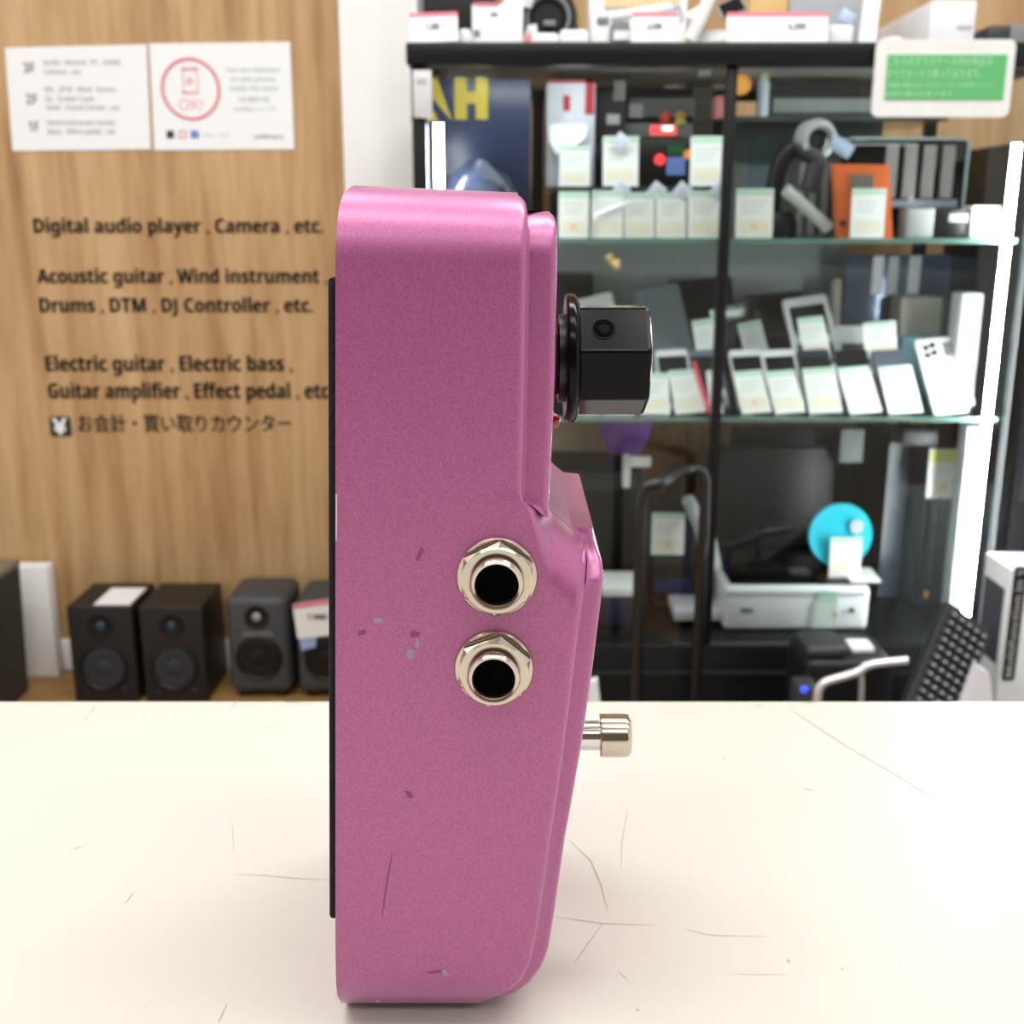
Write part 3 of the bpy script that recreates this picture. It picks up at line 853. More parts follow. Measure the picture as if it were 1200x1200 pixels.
# clear bag in front of the carton
bm = new_bm()
c = at(560, 190, 1.80)
add_lathe(bm, [(0, 0), (.055, .002), (.066, .03), (.062, .07), (.045, .095), (.018, .112), (.012, .118), (0, .119)], (c.x, 1.795, ZS1), (0, 0, 1), 24)
for v in bm.verts: v.co.y = 1.795 + (v.co.y - 1.795) * .5 + random.uniform(-.002, .002); v.co.x += random.uniform(-.002, .002)
tag(obj('plastic_bag', bm, mat('navy_film', srgb(38, 46, 70), .22, noise=.4, scale=30)), 'crumpled dark blue plastic bag in front of the lettered carton', 'bag')
block('brown_carton', 'dark brown carton between the navy carton and the white and red box', 'box', 624, 637, 100, 280, 2.0, .06, paint('brown_dark', 58, 50, 44, .6), z0=ZS1)
t = block('white_carton', 'white box with red edges above the leftmost price tags', 'box', 640, 697, 96, 219, 1.885, .10, paint('carton_white', 206, 210, 222, .5), z0=ZR)
face(t, 'red_edge', paint('carton_red', 170, 34, 56, .5), 686, 696, 94, 134, 1.885)
face(t, 'red_logo', paint('carton_red', 170, 34, 56, .5), 660, 668, 112, 130, 1.885)
face(t, 'red_rim', paint('carton_red', 170, 34, 56, .5), 641, 696, 94, 97, 1.885)
bm = new_bm(); c = at(668, 162, 1.87)
pts = [(at(a, b, 1.872).x, at(a, b, 1.872).z) for a, b in ((642, 146), (688, 145), (687, 160), (674, 172), (657, 174), (652, 182), (643, 166))]
add_prism(bm, pts, 1.868, 1.872)
tag(obj('paper_slip', bm, PAPER), 'bright white paper slip hanging on the white and red box', 'paper', None)
# pale things right under the top board
t = block('rack_mixer', 'dark green grey rack unit with a pale lower half', 'audio unit', 735, 815, 84, 137, 2.06, .10, paint('greenblack', 36, 46, 44, .5))
face(t, 'lower_panel', paint('panel_grey', 128, 134, 130, .5), 737, 814, 115, 137, 2.06)
face(t, 'white_label', CARD, 719 + 18, 745 + 8, 122, 138, 2.058)
t = block('desk_speaker', 'narrow black speaker with a square white sticker in the showcase', 'speaker', 697, 733, 90, 219, 1.95, .10, BLACK, z0=ZR)
face(t, 'white_sticker', GREY, 719, 745 - 12, 95, 118, 1.95)
face(t, 'maker_plate', SILVER, 711, 726, 134, 146, 1.95)
disc(t, 'driver_cone', DARK, 713, 178, 14, 1.95)
t = block('rack_deck', 'grey tape deck with a glowing red display in the showcase', 'tape deck', 730, 812, 144, 162, 1.98, .10, paint('deck_grey', 110, 112, 110, .45))
face(t, 'red_display', mat('red_display', srgb(240, 70, 70), .4, emit=1.2), 762, 792, 147, 158, 1.98)
face(t, 'bright_segment', mat('hot_display', srgb(255, 210, 200), .4, emit=3), 776, 788, 148, 153, 1.9785)
t = thing('round_speaker_ball', 'small red ball ornament on the tape deck', 'ornament', at(779, 144, 1.985))
bm = new_bm(); add_lathe(bm, [(0, 0), (.008, .002), (.0105, .009), (.008, .016), (0, .019)], at(779, 144, 1.985), (0, 0, 1), 20); obj('ball', bm, mat('coral_red', srgb(224, 92, 84), .35), t)
t = thing('cloth_pouch', 'small orange and lime pouch on the tape deck', 'pouch', at(797, 144, 1.985))
bm = new_bm(); add_lathe(bm, [(0, 0), (.009, .001), (.010, .011), (.006, .018), (0, .019)], at(797, 144, 1.985), (0, 0, 1), 14); obj('pouch_body', bm, paint('mustard', 200, 160, 70, .7), t)
bm = new_bm(); add_lathe(bm, [(.0100, .0), (.0103, .004), (.0095, .006)], at(797, 146, 1.983), (0, 0, 1), 14); obj('lime_hem', bm, LIME, t)
t = block('effect_unit', 'black unit with red, green and blue lights behind the price tags', 'audio unit', 742, 846, 163, 219, 1.93, .12, BLACKSAT, z0=ZR)
disc(t, 'red_lamp', mat('red_glow', srgb(240, 60, 60), .4, emit=1.0), 773, 187, 6, 1.93)
face(t, 'green_key', paint('keygreen', 24, 84, 48, .4), 782, 802, 170, 181, 1.93)
face(t, 'blue_screen', mat('blue_display', srgb(92, 112, 170), .4, emit=.25), 781, 803, 184, 205, 1.93)
disc(t, 'orange_lamp', mat('orange_glow', srgb(226, 130, 40), .4, emit=.4), 806, 181, 5, 1.93)
t = block('number_plaque', 'black plaque with white number 09 hanging behind the glass', 'plaque', 803, 836, 80, 101, 1.90, .012, BLACK)
lettering('09', X(818, 90, 1.899), X(832, 90, 1.899), Z(90, 1.899), .011, 1.8985, PAPER, t, bold=.02)
t = block('round_tin', 'round pinkish tin beside the black number plaque', 'tin', 779, 803, 84, 101, 1.95, .03, paint('tin_pink', 188, 176, 174, .4), bev=.012)
t = block('cream_carton_small', 'small cream carton right of the number plaque', 'box', 837, 857, 80, 100, 1.95, .03, paint('cream2', 190, 178, 162, .6))
t = thing('wire_rack', 'thin brown wire rack hanging below the number plaque', 'rack', at(822, 160, 1.91))
for k in range(4):
    bm = new_bm(); add_cyl(bm, at(815 + 6 * k, 160, 1.91), at(815 + 6 * k, 102, 1.91), .0016, 8); obj('wire', bm, paint('wire_brown', 70, 58, 50, .4), t)
bm = new_bm(); add_cyl(bm, at(811, 104, 1.91), at(838, 104, 1.91), .0020, 8); obj('cross_bar', bm, paint('wire_brown', 70, 58, 50, .4), t)
t = block('pink_box', 'pink card box with a red base against the door stile', 'box', 838, 850, 112, 139, 1.93, .03, paint('pinkbox', 196, 120, 124, .5))
# tags, upper two rows of the left half
price_tag('price tag at the left end of the upper row', 655, 691, 176, 220, 1.857, mark=False, z0=ZR)
price_tag('second price tag of the upper row, below the white and red box', 706, 748, 166, 220, 1.852, z0=ZR)
price_tag('price tag at the right end of the upper row, before the blue screen', 808, 848, 166, 220, 1.852, z0=ZR)
lows = [(654, 690, 231, 'leftmost price tag on the upper glass shelf', True), (692, 730, 230, 'second price tag on the upper glass shelf, by a clear clip', False),
        (731, 767, 232, 'third price tag on the upper glass shelf', False), (768, 804, 232, 'fourth price tag on the upper glass shelf', False),
        (805, 847, 230, 'fifth price tag on the upper glass shelf, against the stile', False), (861, 905, 228, 'price tag with a red stamp just right of the door stile', True)]
for a, b, c_, lb, mk in lows: price_tag(lb, a, b, c_, 282, 1.762, mark=mk, z0=ZS1)
t = thing('tag_clip', 'clear plastic strip lying across the tops of the price tags', 'clip', at(730, 240, 1.752))
bm = new_bm(); a, b = at(697, 254, 1.755), at(776, 221, 1.79); add_tube(bm, [a, a * .5 + b * .5, b], .0042, 8); obj('strip', bm, mat('clear_white', srgb(240, 242, 244), .15), t)
for k, (px, py) in enumerate(((728, 166), (770, 224), (800, 224), (728, 224), (843, 224))):
    t = thing('silica_packet', ['small blue white packet on the second upper tag', 'small pale packet over the third shelf tag', 'small pale packet over the fourth shelf tag', 'small pale packet over the second shelf tag', 'small pale packet over the fifth shelf tag'][k], 'packet', at(px, py + 10, 1.77 if k else 1.85), 'small pale packets among the price tags')
    Yk = 1.772 if k else 1.848
    bm = new_bm(); c = at(px, py, Yk); add_box(bm, -.0115, .0115, -.002, .002, -.0115, .0115, .002, 2, Matrix.Translation(c) @ Matrix.Rotation(math.radians(38), 4, 'Y')); obj('sachet', bm, paint('packet_blue', 206, 212, 226, .4), t)

# right half of the upper shelf
t = block('amplifier_unit', 'long grey black unit lying on the rear glass shelf', 'audio unit', 905, 1030, 70, 137, 2.0, .12, paint('unit_grey', 74, 82, 80, .45), z0=ZRR)
face(t, 'black_band', BLACK, 906, 1029, 94, 114, 2.0); face(t, 'pale_band', paint('pale_band', 140, 148, 144, .45), 906, 1029, 116, 132, 2.0)
t = thing('orange_reel', 'round orange reel hanging by the door stile', 'reel', at(867, 102, 1.9))
bm = new_bm(); add_lathe(bm, [(0, 0), (.0155, 0), (.0155, .012), (.011, .013), (0, .012)], at(867, 100, 1.9), (0, -1, 0), 28); obj('reel_body', bm, paint('reel_orange', 214, 146, 44, .5), t)
t = thing('paint_bottle', 'slim white bottle with a lime cap on the rear shelf', 'bottle', at(893, 137, 1.985))
bm = new_bm(); c = at(893, 137, 1.985); c.z = ZRR
add_lathe(bm, [(0, 0), (.010, 0), (.0105, .004), (.0105, .052), (.006, .062), (0, .062)], c, (0, 0, 1), 20); obj('bottle_body', bm, paint('bottle_white', 196, 208, 224, .3), t)
bm = new_bm(); add_lathe(bm, [(.0068, .060), (.0072, .082), (0, .084)], c, (0, 0, 1), 18); obj('cap', bm, LIME, t)
# pale green backing sheet behind the gimbal
t = block('backing_panel', 'pale green grey acrylic panel behind the silver camera gimbal', 'panel', 856, 1030, 146, 280, 2.176, .006, paint('acrylic_green', 164, 176, 172, .3), z0=ZS1)
face(t, 'blue_poster', paint('poster_blue', 140, 164, 176, .4), 876, 906, 160, 235, 2.176)
# camera gimbal
g = thing('camera_gimbal', 'grey and black camera gimbal with a round lens motor', 'gimbal', (at(925, 278, 1.86).x, 1.86, ZS1))
def gt(px, py, Y=1.86): return at(px, py, Y)
bm = new_bm(); add_tube(bm, [gt(905, 268), gt(903, 245), gt(908, 215), gt(916, 185), gt(930, 172)], .014, 12, 2); obj('arm', bm, BLACKSAT, g)
bm = new_bm(); add_lathe(bm, [(0, -.02), (.030, -.02), (.033, 0), (.030, .010), (.022, .012), (.018, .008), (0, .006)], gt(957, 164), (.25, -1, -.1), 32); mt_ = obj('lens_motor', bm, paint('gimbal_grey', 150, 152, 150, .35), g)
bm = new_bm(); add_lathe(bm, [(0, .0075), (.0175, .0085), (.0120, .0105), (0, .0095)], gt(957, 164), (.25, -1, -.1), 28); obj('lens_glass', bm, BLACKGLOSS, mt_)
bm = new_bm(); add_tube(bm, [gt(935, 172), gt(958, 186), gt(955, 200), gt(948, 224)], .015, 12, 2); obj('pitch_arm', bm, DARK, g)
bm = new_bm(); add_tube(bm, [gt(920, 222, 1.84), gt(945, 244, 1.84), gt(972, 268, 1.84)], .010, 10, 1); obj('grip_handle', bm, paint('gimbal_pale', 196, 198, 194, .35), g)
bm = new_bm(); add_lathe(bm, [(0, 0), (.035, 0), (.036, .02), (.028, .040), (0, .042)], (gt(908, 260).x, 1.86, ZS1), (0, 0, 1), 24); obj('counter_foot', bm, BLACKSAT, g)
bm = new_bm(); add_box(bm, -.02, .02, -.006, .006, -.012, .012, .003, 2, Matrix.Translation(gt(985, 172)) @ Matrix.Rotation(.5, 4, 'Y')); obj('cable_tab', bm, paint('tab_blue', 150, 166, 190, .4), g)
t = block('ring_light_box', 'grey ribbed carton behind the orange calculator', 'box', 935, 985, 190, 280, 1.99, .08, paint('ribbed', 132, 128, 126, .5), z0=ZS1)
for k in range(3): face(t, 'rib', DARK, 942 + 14 * k, 947 + 14 * k, 195, 276, 1.99)
# framed black heater with grey ribs
t = block('panel_heater', 'black framed panel with tall grey ribs behind the orange calculator', 'heater', 990, 1134, 162, 280, 1.94, .05, BLACKGLOSS, z0=ZS1, bev=.012)
face(t, 'rim', paint('rim_pale', 150, 170, 170, .3), 995, 1131, 161, 164, 1.94)
face(t, 'side_rim', paint('rim_pale', 150, 170, 170, .3), 1130.5, 1133.5, 166, 240, 1.94)
for k in range(4): face(t, 'rib', paint('rib_grey', 130, 124, 122, .4), 1036 + 22 * k, 1050 + 22 * k, 170, 232, 1.94, .006)
face(t, 'lower_sill', paint('sill_blue', 110, 120, 132, .3), 1040, 1120, 234, 243, 1.94, .006)
# orange calculator
t = thing('pocket_calculator', 'orange pocket device with a grey window standing beside the gimbal', 'calculator', (at(1012, 276, 1.80).x, 1.80, ZS1))
Yc = 1.80
bm = new_bm(); add_prism(bm, [(at(a, b, Yc).x, max(ZS1, at(a, b, Yc).z)) for a, b in ((976, 192), (1042, 193), (1046, 282), (981, 282))], Yc, Yc + .014); obj('shell', bm, ORANGE, t)
face(t, 'window', paint('lcd_grey', 104, 104, 96, .3), 996, 1023, 205, 222, Yc)
face(t, 'knob_dot', DARK, 984, 991, 258, 265, Yc)
price_tag('price tag leaning on the orange pocket device', 995, 1036, 225, 279, 1.788, lean=3, z0=ZS1)
block('grey_card_box', 'plain grey small box right of the orange device', 'box', 1062, 1095, 244, 280, 1.80, .04, paint('greybox', 150, 152, 152, .5), z0=ZS1)
t = block('black_recorder', 'flat black recorder lying next to the white carton with a red emblem', 'recorder', 1094, 1140, 244, 280, 1.80, .06, BLACKSAT, z0=ZS1)
face(t, 'silver_badge', SILVER, 1112, 1136, 251, 260, 1.80)
t = block('emblem_carton', 'small white carton with a red emblem at the end of the upper shelf', 'box', 1139, 1174, 241, 276, 1.79, .05, paint('emblem_white', 236, 234, 232, .5), z0=ZS1)
bm = new_bm(); c = at(1149, 258, 1.79); add_lathe(bm, [(.0075, 0), (.0095, 0), (.0095, .0012), (.0075, .0012), (.0075, 0)], c, (0, -1, 0), 24)
add_prism(bm, [(c.x, c.z + .007), (c.x + .006, c.z - .004), (c.x - .006, c.z - .004)], 1.7886, 1.7902); obj('red_emblem', bm, REDINK, t)

# ---- lower glass shelf: telephones and tablets
SH = ZS2
block('dark_console', 'black squarish console behind the pedal knob', 'console', 640, 695, 320, 480, 2.09, .07, BLACK, z0=SH)
slab('paper_board', 'white paper board leaning behind the pedal knob', 'board', 718, 452, .080, .175, .003, 1.985, 20, CARD, roll=-14, z0=SH)
slab('paper_board', 'second pale board leaning at an angle behind the pedal knob', 'board', 740, 452, .06, .15, .003, 2.10, 16, paint('pale_board', 190, 190, 190, .5), roll=14, z0=SH)
slab('laptop_computer', 'slate grey closed laptop standing on edge beside the pedal knob', 'laptop', 797, 462, .080, .20, .014, 1.92, 26, paint('slate', 96, 102, 112, .3), roll=-12, z0=SH)
t = slab('laptop_computer', 'black closed laptop standing behind the slate grey one', 'laptop', 828, 456, .12, .20, .014, 2.06, 16, BLACKSAT, roll=-4, z0=SH)
t = slab('tablet_computer', 'black tablet leaning against the door stile, behind the white tags', 'tablet', 886, 458, .085, .17, .009, 1.97, 30, BLACKGLOSS, (.06, .06, .06), roll=-14, z0=SH)
t = slab('tablet_computer', 'black tablet with a grey edge beside the white framed tablet', 'tablet', 926, 456, .11, .19, .009, 2.04, 32, DARK, (.06, .05, .05), roll=-6, z0=SH)
slab('tablet_computer', 'tall white framed tablet with a dark screen', 'tablet', 962, 444, .080, .152, .008, 1.96, 34, paint('tablet_white', 224, 226, 228, .3), (.11, .10, .12), roll=-8, z0=SH + .035)
t = slab('tablet_computer', 'wide white framed tablet with a grey screen', 'tablet', 1016, 440, .106, .09, .009, 1.97, 22, paint('tablet_white', 224, 226, 228, .3), (.09, .12, .36), roll=0, z0=SH + .035, screen_m=paint('screen_grey', 70, 72, 70, .2))
# stepped clear riser under the rear row
bm = new_bm(); add_box(bm, X(905, 440, 1.93), X(1065, 440, 1.93), 1.935, 2.06, SH, SH + .034, .001)
tag(obj('display_riser', bm, mat('acrylic_clear', srgb(190, 204, 204), .1)), 'pale acrylic riser under the white framed tablets', 'riser')
PH = 'telephones on the lower glass shelf'
WPH = paint('phone_white', 232, 232, 234, .25)
phones = [
    ('white telephone whose tag stands nearest to the pedal knob', 795, WPH, True), ('grey blue telephone behind the second lower tag', 835, paint('phone_slate', 96, 110, 126, .3), True),
    ('white telephone with a dark screen just right of the door stile', 884, WPH, True), ('white telephone second from the door stile', 924, WPH, True),
    ('dark telephone below the tall white tablet', 966, paint('phone_navy', 40, 46, 66, .25), True), ('black telephone below the wide white tablet', 1012, BLACKGLOSS, False),
    ('slate telephone with a plain back, left of the white one with lenses', 1056, paint('phone_slate2', 82, 90, 102, .35), False)]
for lb, px, m, scr in phones:
    slab('smartphone', lb, 'telephone', px, 494, .054, .122, .008, 1.80, 46, m, (.05, .10, .12) if scr else None, z0=SH, group=PH, roll=-3)
t = slab('smartphone', 'white telephone with camera lenses at the end of the row', 'telephone', 1117, 492, .070, .135, .009, 1.79, 40, WPH, None, z0=SH, group=PH, roll=-5)
for k, (dx, dz) in enumerate(((-.020, .118), (-.008, .122), (-.020, .103), (-.008, .107))):
    bm = new_bm(); add_lathe(bm, [(0, 0), (.0055, 0), (.005, .002), (0, .0015)], (dx, 0, dz), (0, -1, 0), 18); obj('camera_lens', bm, BLACKGLOSS, t, local=True)
bm = new_bm(); add_box(bm, .008, .026, -.001, .0004, .098, .126, .001); obj('grey_label', bm, GREY, t, local=True)
tg = [(790, 828, 446, 'tag in front of the white telephone by the pedal knob', 0), (832, 848, 446, 'narrow visible tag half hidden by the door stile', 0), (868, 905, 447, 'tag in front of the white telephone by the stile', 1),
      (907, 945, 447, 'tag in front of the second white telephone from the stile', 0), (947, 988, 444, 'tag in front of the dark telephone', 0),
      (994, 1035, 443, 'tag in front of the black telephone', 0), (1040, 1082, 442, 'tag in front of the slate telephone', 0)]
for a, b, c_, lb, mk in tg: price_tag(lb, a, b, c_, 492, 1.775, lean=42, roll=-4, mark=bool(mk), z0=SH)
price_tag('long white tag in front of the telephone with camera lenses', 1094, 1136, 440, 492, 1.765, lean=40, roll=-6, z0=SH, head=CARD)
price_tag('upright tag left of the door stile, above the telephones', 818, 845, 378, 432, 1.93, lean=14, roll=-8, z0=Z(432, 1.93))
price_tag('tag on the lower part of the tall white tablet', 943, 976, 374, 422, 1.90, lean=30, roll=-6, mark=True)
price_tag('tag on the corner of the wide white tablet', 1013, 1053, 378, 418, 1.90, lean=14, roll=-5)
price_tag('tag on the black tablet beside the stile', 876, 905, 379, 428, 1.96, lean=30, roll=-12)
price_tag('tag under the pedal knob at the left end of the telephone row', 664, 702, 452, 492, 1.775, lean=40, z0=SH)
price_tag('second tag from the left end of the telephone row', 706, 745, 450, 492, 1.775, lean=40, z0=SH)
price_tag('third tag from the left end of the telephone row', 749, 786, 448, 492, 1.775, lean=40, z0=SH)
t = thing('red_stylus', 'red pen standing between the tags beside the door stile', 'pen', at(832, 488, 1.77))
bm = new_bm(); add_tube(bm, [at(833, 485, 1.765), at(822, 455, 1.80), at(813, 424, 1.83)], .0035, 10, 1); obj('barrel', bm, paint('pen_red', 208, 46, 76, .35), t)
t = thing('white_bottle', 'slim white tube standing behind the wide tablet', 'tube', (at(973, 440, 2.1).x, 2.1, SH))
bm = new_bm(); c = Vector((at(973, 440, 2.1).x, 2.1, SH)); add_lathe(bm, [(0, 0), (.010, 0), (.010, .19), (.006, .20), (0, .20)], c, (0, 0, 1), 18); obj('tube_body', bm, paint('tube_white', 190, 188, 178, .35), t)
bm = new_bm(); add_lathe(bm, [(.0102, .03), (.0106, .03), (.0106, .05), (.0102, .05)], c, (0, 0, 1), 18); obj('band', bm, GREY, t)
t = block('mirror_panel', 'blue grey mirror panel behind the wide white tablet', 'mirror', 985, 1122, 298, 470, 2.10, .006, mat('mirror_blue', srgb(96, 112, 130), .15, metal=.4), z0=SH)
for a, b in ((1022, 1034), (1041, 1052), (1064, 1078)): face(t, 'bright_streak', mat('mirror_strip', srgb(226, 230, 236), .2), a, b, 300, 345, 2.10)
block('beige_box', 'beige carton behind the corner of the wide tablet', 'box', 1052, 1100, 348, 470, 2.02, .06, paint('beigebox', 176, 174, 162, .5), z0=SH)
block('turquoise_box', 'turquoise box behind the white telephone with lenses', 'box', 1055, 1108, 395, 470, 1.98, .03, paint('turq', 128, 186, 204, .4), z0=SH)
t = block('white_upright_carton', 'tall narrow white carton standing beside the right light tube', 'box', 1121, 1146, 344, 493, 1.84, .05, paint('lit_white', 226, 226, 228, .5), z0=SH)
# gold beads added in place of the lamp sparkle in the glass
t = thing('glass_sparkle', 'small gold beads standing in for lamp sparkle under the upper shelf', 'ornament', at(718, 300, 1.84))
for px, py in ((713, 302), (718, 308), (724, 306), (716, 300), (722, 312)):
    bm = new_bm(); bmesh.ops.create_icosphere(bm, subdivisions=2, radius=.006, matrix=Matrix.Translation(at(px, py, 1.84))); obj('bead', bm, mat('gold', srgb(240, 210, 150), .12, metal=1), t)

# ---- bottom of the showcase
ZB = ZBASE
t = block('black_monitor_case', 'large black equipment case behind the cart handle', 'case', 640, 752, 552, 720, 1.98, .18, BLACK, z0=ZB)
face(t, 'grey_lid', DARK, 652, 751, 553, 574, 1.98)
block('beige_board', 'beige board standing behind the black equipment case', 'board', 645, 697, 498, 720, 2.17, .02, BEIGE, z0=ZB)
bm = new_bm(); c = at(733, 530, 2.08)
add_lathe(bm, [(0, 0), (.03, .005), (.048, .04), (.052, .075), (.03, .092), (0, .095)], (c.x, 2.08, Z(552, 1.98) + .003), (0, 0, 1), 22)
for v in bm.verts: v.co.y = 2.10 + (v.co.y - 2.08) * .5
tag(obj('cloth_sack', bm, PURPLE), 'purple cloth bag on the black equipment case', 'bag')
t = block('white_adapter', 'white bracket shaped adapter in front of the purple bag', 'adapter', 730, 739, 534, 572, 1.95, .02, WHITE)
face(t, 'arm', WHITE, 738, 762, 534, 546, 1.95, .01)
for k, (a, b, lb) in enumerate(((778, 797, 'brown board behind the cart handle, narrowest of three'), (802, 824, 'brown board behind the cart handle, middle of three'), (828, 848, 'brown board behind the cart handle, next to the stile'))):
    block('brown_board', lb, 'board', a, b, 498, 720, 2.19, .015, BROWN, z0=ZB, group='brown boards at the back of the showcase')
t = block('black_toolbox', 'dark blue black toolbox under the white price tag', 'toolbox', 766, 812, 600, 742, 1.90, .14, paint('toolblack', 24, 26, 34, .5), z0=ZB)
face(t, 'blue_band', paint('toolblue', 30, 44, 92, .5), 767, 811, 678, 694, 1.90)
price_tag('green headed price tag on the dark toolbox behind the cart handle', 761, 803, 598, 650, 1.888, lean=2, mark=True)
t = block('blue_carton', 'dark blue carton at the foot of the black equipment case', 'box', 690, 752, 700, 748, 1.80, .12, paint('bluecarton', 26, 34, 62, .5), z0=ZB)
bm = new_bm(); zt_ = Z(700, 1.80); add_box(bm, X(704, 700, 1.83), X(748, 700, 1.83), 1.802, 1.90, zt_, zt_ + .016, .002)
tag(obj('paper_pad', bm, PAPER), 'pad of white paper lying on the dark blue carton', 'paper')
t = block('white_gadget', 'flat white gadget on a blue cube beside the white base unit', 'gadget', 790, 850, 716, 728, 1.80, .09, paint('gadget_pale', 200, 196, 204, .4))
face(t, 'leg', BLUEINK, 793, 806, 728, 742, 1.84, .02); face(t, 'leg', paint('gadget_cream', 190, 184, 160, .5), 808, 832, 728, 742, 1.84, .02)
t = thing('charger_cable', 'thick white cable standing bent behind the cart handle', 'cable', at(822, 720, 1.86))
bm = new_bm(); add_tube(bm, [at(826, 718, 1.86), at(826, 660, 1.86), at(824, 625, 1.86), at(812, 598, 1.88), at(806, 585, 1.9)], .012, 10, 2); obj('cable_sleeve', bm, paint('cable_white', 176, 182, 184, .4), t)

# white base unit with a raised black lid
t = thing('scanner_unit', 'white base unit with a big raised black lid', 'scanner', (at(932, 750, 1.79).x, 1.88, ZB))
Yp = 1.79
xa, xb = X(848, 720, Yp), X(1018, 720, Yp); zt_ = Z(688, Yp)
bm = new_bm(); add_box(bm, xa, xb, Yp, Yp + .24, ZB, zt_, .008, 3); obj('base_unit', bm, paint('unit_white', 224, 226, 228, .35), t)
bm = new_bm(); add_box(bm, xa + .012, xb + .02, Yp + .012, Yp + .235, zt_, zt_ + .006, .002); obj('black_bed', bm, BLACKGLOSS, t)
bm = new_bm(); add_box(bm, xa + .004, xb - .004, Yp + .24, Yp + .262, zt_ + .004, Z(522, Yp + .25), .006); obj('raised_lid', bm, BLACKSAT, t)
bm = new_bm(); add_prism(bm, [(xa - .004, zt_ - .001), (xa + .012, zt_ - .001), (xa + .012, zt_ + .008), (xa - .004, zt_ + .075)], Yp + .10, Yp + .19); obj('lid_stay', bm, paint('unit_white', 224, 226, 228, .35), t)
face(t, 'control_badge', GREY, 868, 882, 712, 718, Yp); disc(t, 'power_button', DARK, 998, 715, 3, Yp); 
face(t, 'seam', GREY, 852, 1014, 695, 696.2, Yp)
face(t, 'green_seal', GREENPALE, 958, 982, 692, 705, Yp); face(t, 'clear_sticker', paint('sticker_pale', 212, 220, 214, .4), 952, 980, 706, 735, Yp); disc(t, 'red_seal', PALERED, 978, 720, 3.5, Yp, .002)
# cyan disc on the bed
t = thing('cyan_disc', 'round cyan plate standing on the black bed of the scanner', 'disc', at(984, 663, 1.84))
cc = at(984.5, 627, 1.84); rd = 38.5 * 1.84 / F_PX / .98
bm = new_bm(); add_lathe(bm, [(0, -.004), (rd * .97, -.004), (rd, 0), (rd * .97, .004), (rd * .9, .003), (0, .003)], cc, (0, -1, .12), 48); obj('plate', bm, CYAN, t)
bm = new_bm(); add_lathe(bm, [(0, .003), (.012, .003), (.012, .005), (0, .005)], cc + Vector((.026, -.002, .016)), (0, -1, .12), 20); obj('lilac_sticker', bm, paint('lilac', 176, 184, 212, .4), t)
price_tag('price tag standing before the cyan plate', 970, 1011, 612, 662, 1.825, lean=3, mark=False, z0=zt_ + .006)
bm = new_bm(); pp = [at(a, b, 1.8) for a, b in ((985, 666), (1022, 666), (1034, 682), (1000, 682))]
zq = zt_ + .0065
vs = []
for a, b in ((985, 666), (1020, 666), (1033, 682), (998, 683)): p = on_top(a, b, zq); vs.append((p.x, p.y))
lowv = [bm.verts.new((x, y, zq)) for x, y in vs]; upv = [bm.verts.new((x, y, zq + .0015)) for x, y in vs]
bm.faces.new(lowv); bm.faces.new(upv)
for i in range(4): bm.faces.new((lowv[i], lowv[(i + 1) % 4], upv[(i + 1) % 4], upv[i]))
tag(obj('name_card', bm, CARD), 'white card lying flat on the scanner bed by the cyan plate', 'card')
# dark towers on the right
t = block('computer_tower', 'black computer tower with a blue grey side behind the cyan plate', 'computer', 1034, 1060, 512, 735, 1.96, .20, BLACKSAT, z0=ZB)
face(t, 'side_window', mat('window_slate', srgb(62, 74, 84), .25), 1035, 1059, 520, 700, 1.96)
t = block('computer_tower', 'black computer tower carrying the yellow headed tag', 'computer', 1078, 1116, 522, 745, 1.90, .20, paint('tower_grey', 40, 41, 48, .4), z0=ZB)
face(t, 'front_bay', BLACKGLOSS, 1084, 1095, 560, 690, 1.90); face(t, 'amber_light', mat('amber', srgb(200, 140, 50), .4, emit=.3), 1083, 1087, 692, 700, 1.90)
block('hanging_card', 'grey stepped card hanging behind the scanner lid', 'card', 985, 1012, 503, 542, 2.0, .003, paint('cardgrey', 150, 154, 152, .5))
price_tag('yellow headed price tag on the grey computer tower', 1084, 1126, 524, 584, 1.868, lean=2, mark=True, head=paint('yellow_head', 214, 210, 130, .5), hh=.28)
block('silver_upright_panel', 'tall pale grey panel standing left of the light tube, below the lower shelf', 'panel', 1122, 1146, 500, 742, 1.78, .04, paint('lit_grey', 206, 208, 214, .4), z0=ZB)
block('grey_duct', 'dark grey box under the end of the telephone shelf', 'box', 1058, 1100, 505, 522, 1.84, .06, DARK)

# card holder on the left post
t = block('name_plate', 'pale printed card fixed to the left post of the showcase', 'card', 484, 506, 82, 138, 1.712, .004, paint('plate_pale', 206, 208, 210, .5))
face(t, 'printed_lines', PALEINK, 488, 500, 92, 98, 1.712, .0008)
# green sign hung on the front of the top board
gY = 1.698
t = thing('hanging_sign', 'white framed green sign with white writing on the showcase front', 'sign', at(1103, 92, gY))
bm = new_bm(); p, q = at(1021, 137, gY), at(1187, 46, gY)
x0b, x1b, z0b, z1b = at(1021, 137, gY).x, at(1182, 137, gY).x, at(1021, 137, gY).z, at(1021, 46, gY).z
add_prism(bm, rrect(x0b, x1b, z0b, z1b, .010), gY, gY + .006); obj('frame_board', bm, paint('sign_white', 226, 228, 226, .35), t)
gp = [at(a, b, gY) for a, b in ((1036, 117), (1176, 64))]
gx0, gx1, gz0, gz1 = gp[0].x, at(1175, 117, gY).x, gp[0].z, gp[1].z
bm = new_bm(); add_box(bm, gx0, gx1, gY - .0012, gY, gz0, gz1); gpn = obj('green_panel', bm, GREEN, t)
SW = mat('sign_letter', srgb(176, 222, 184), .6)
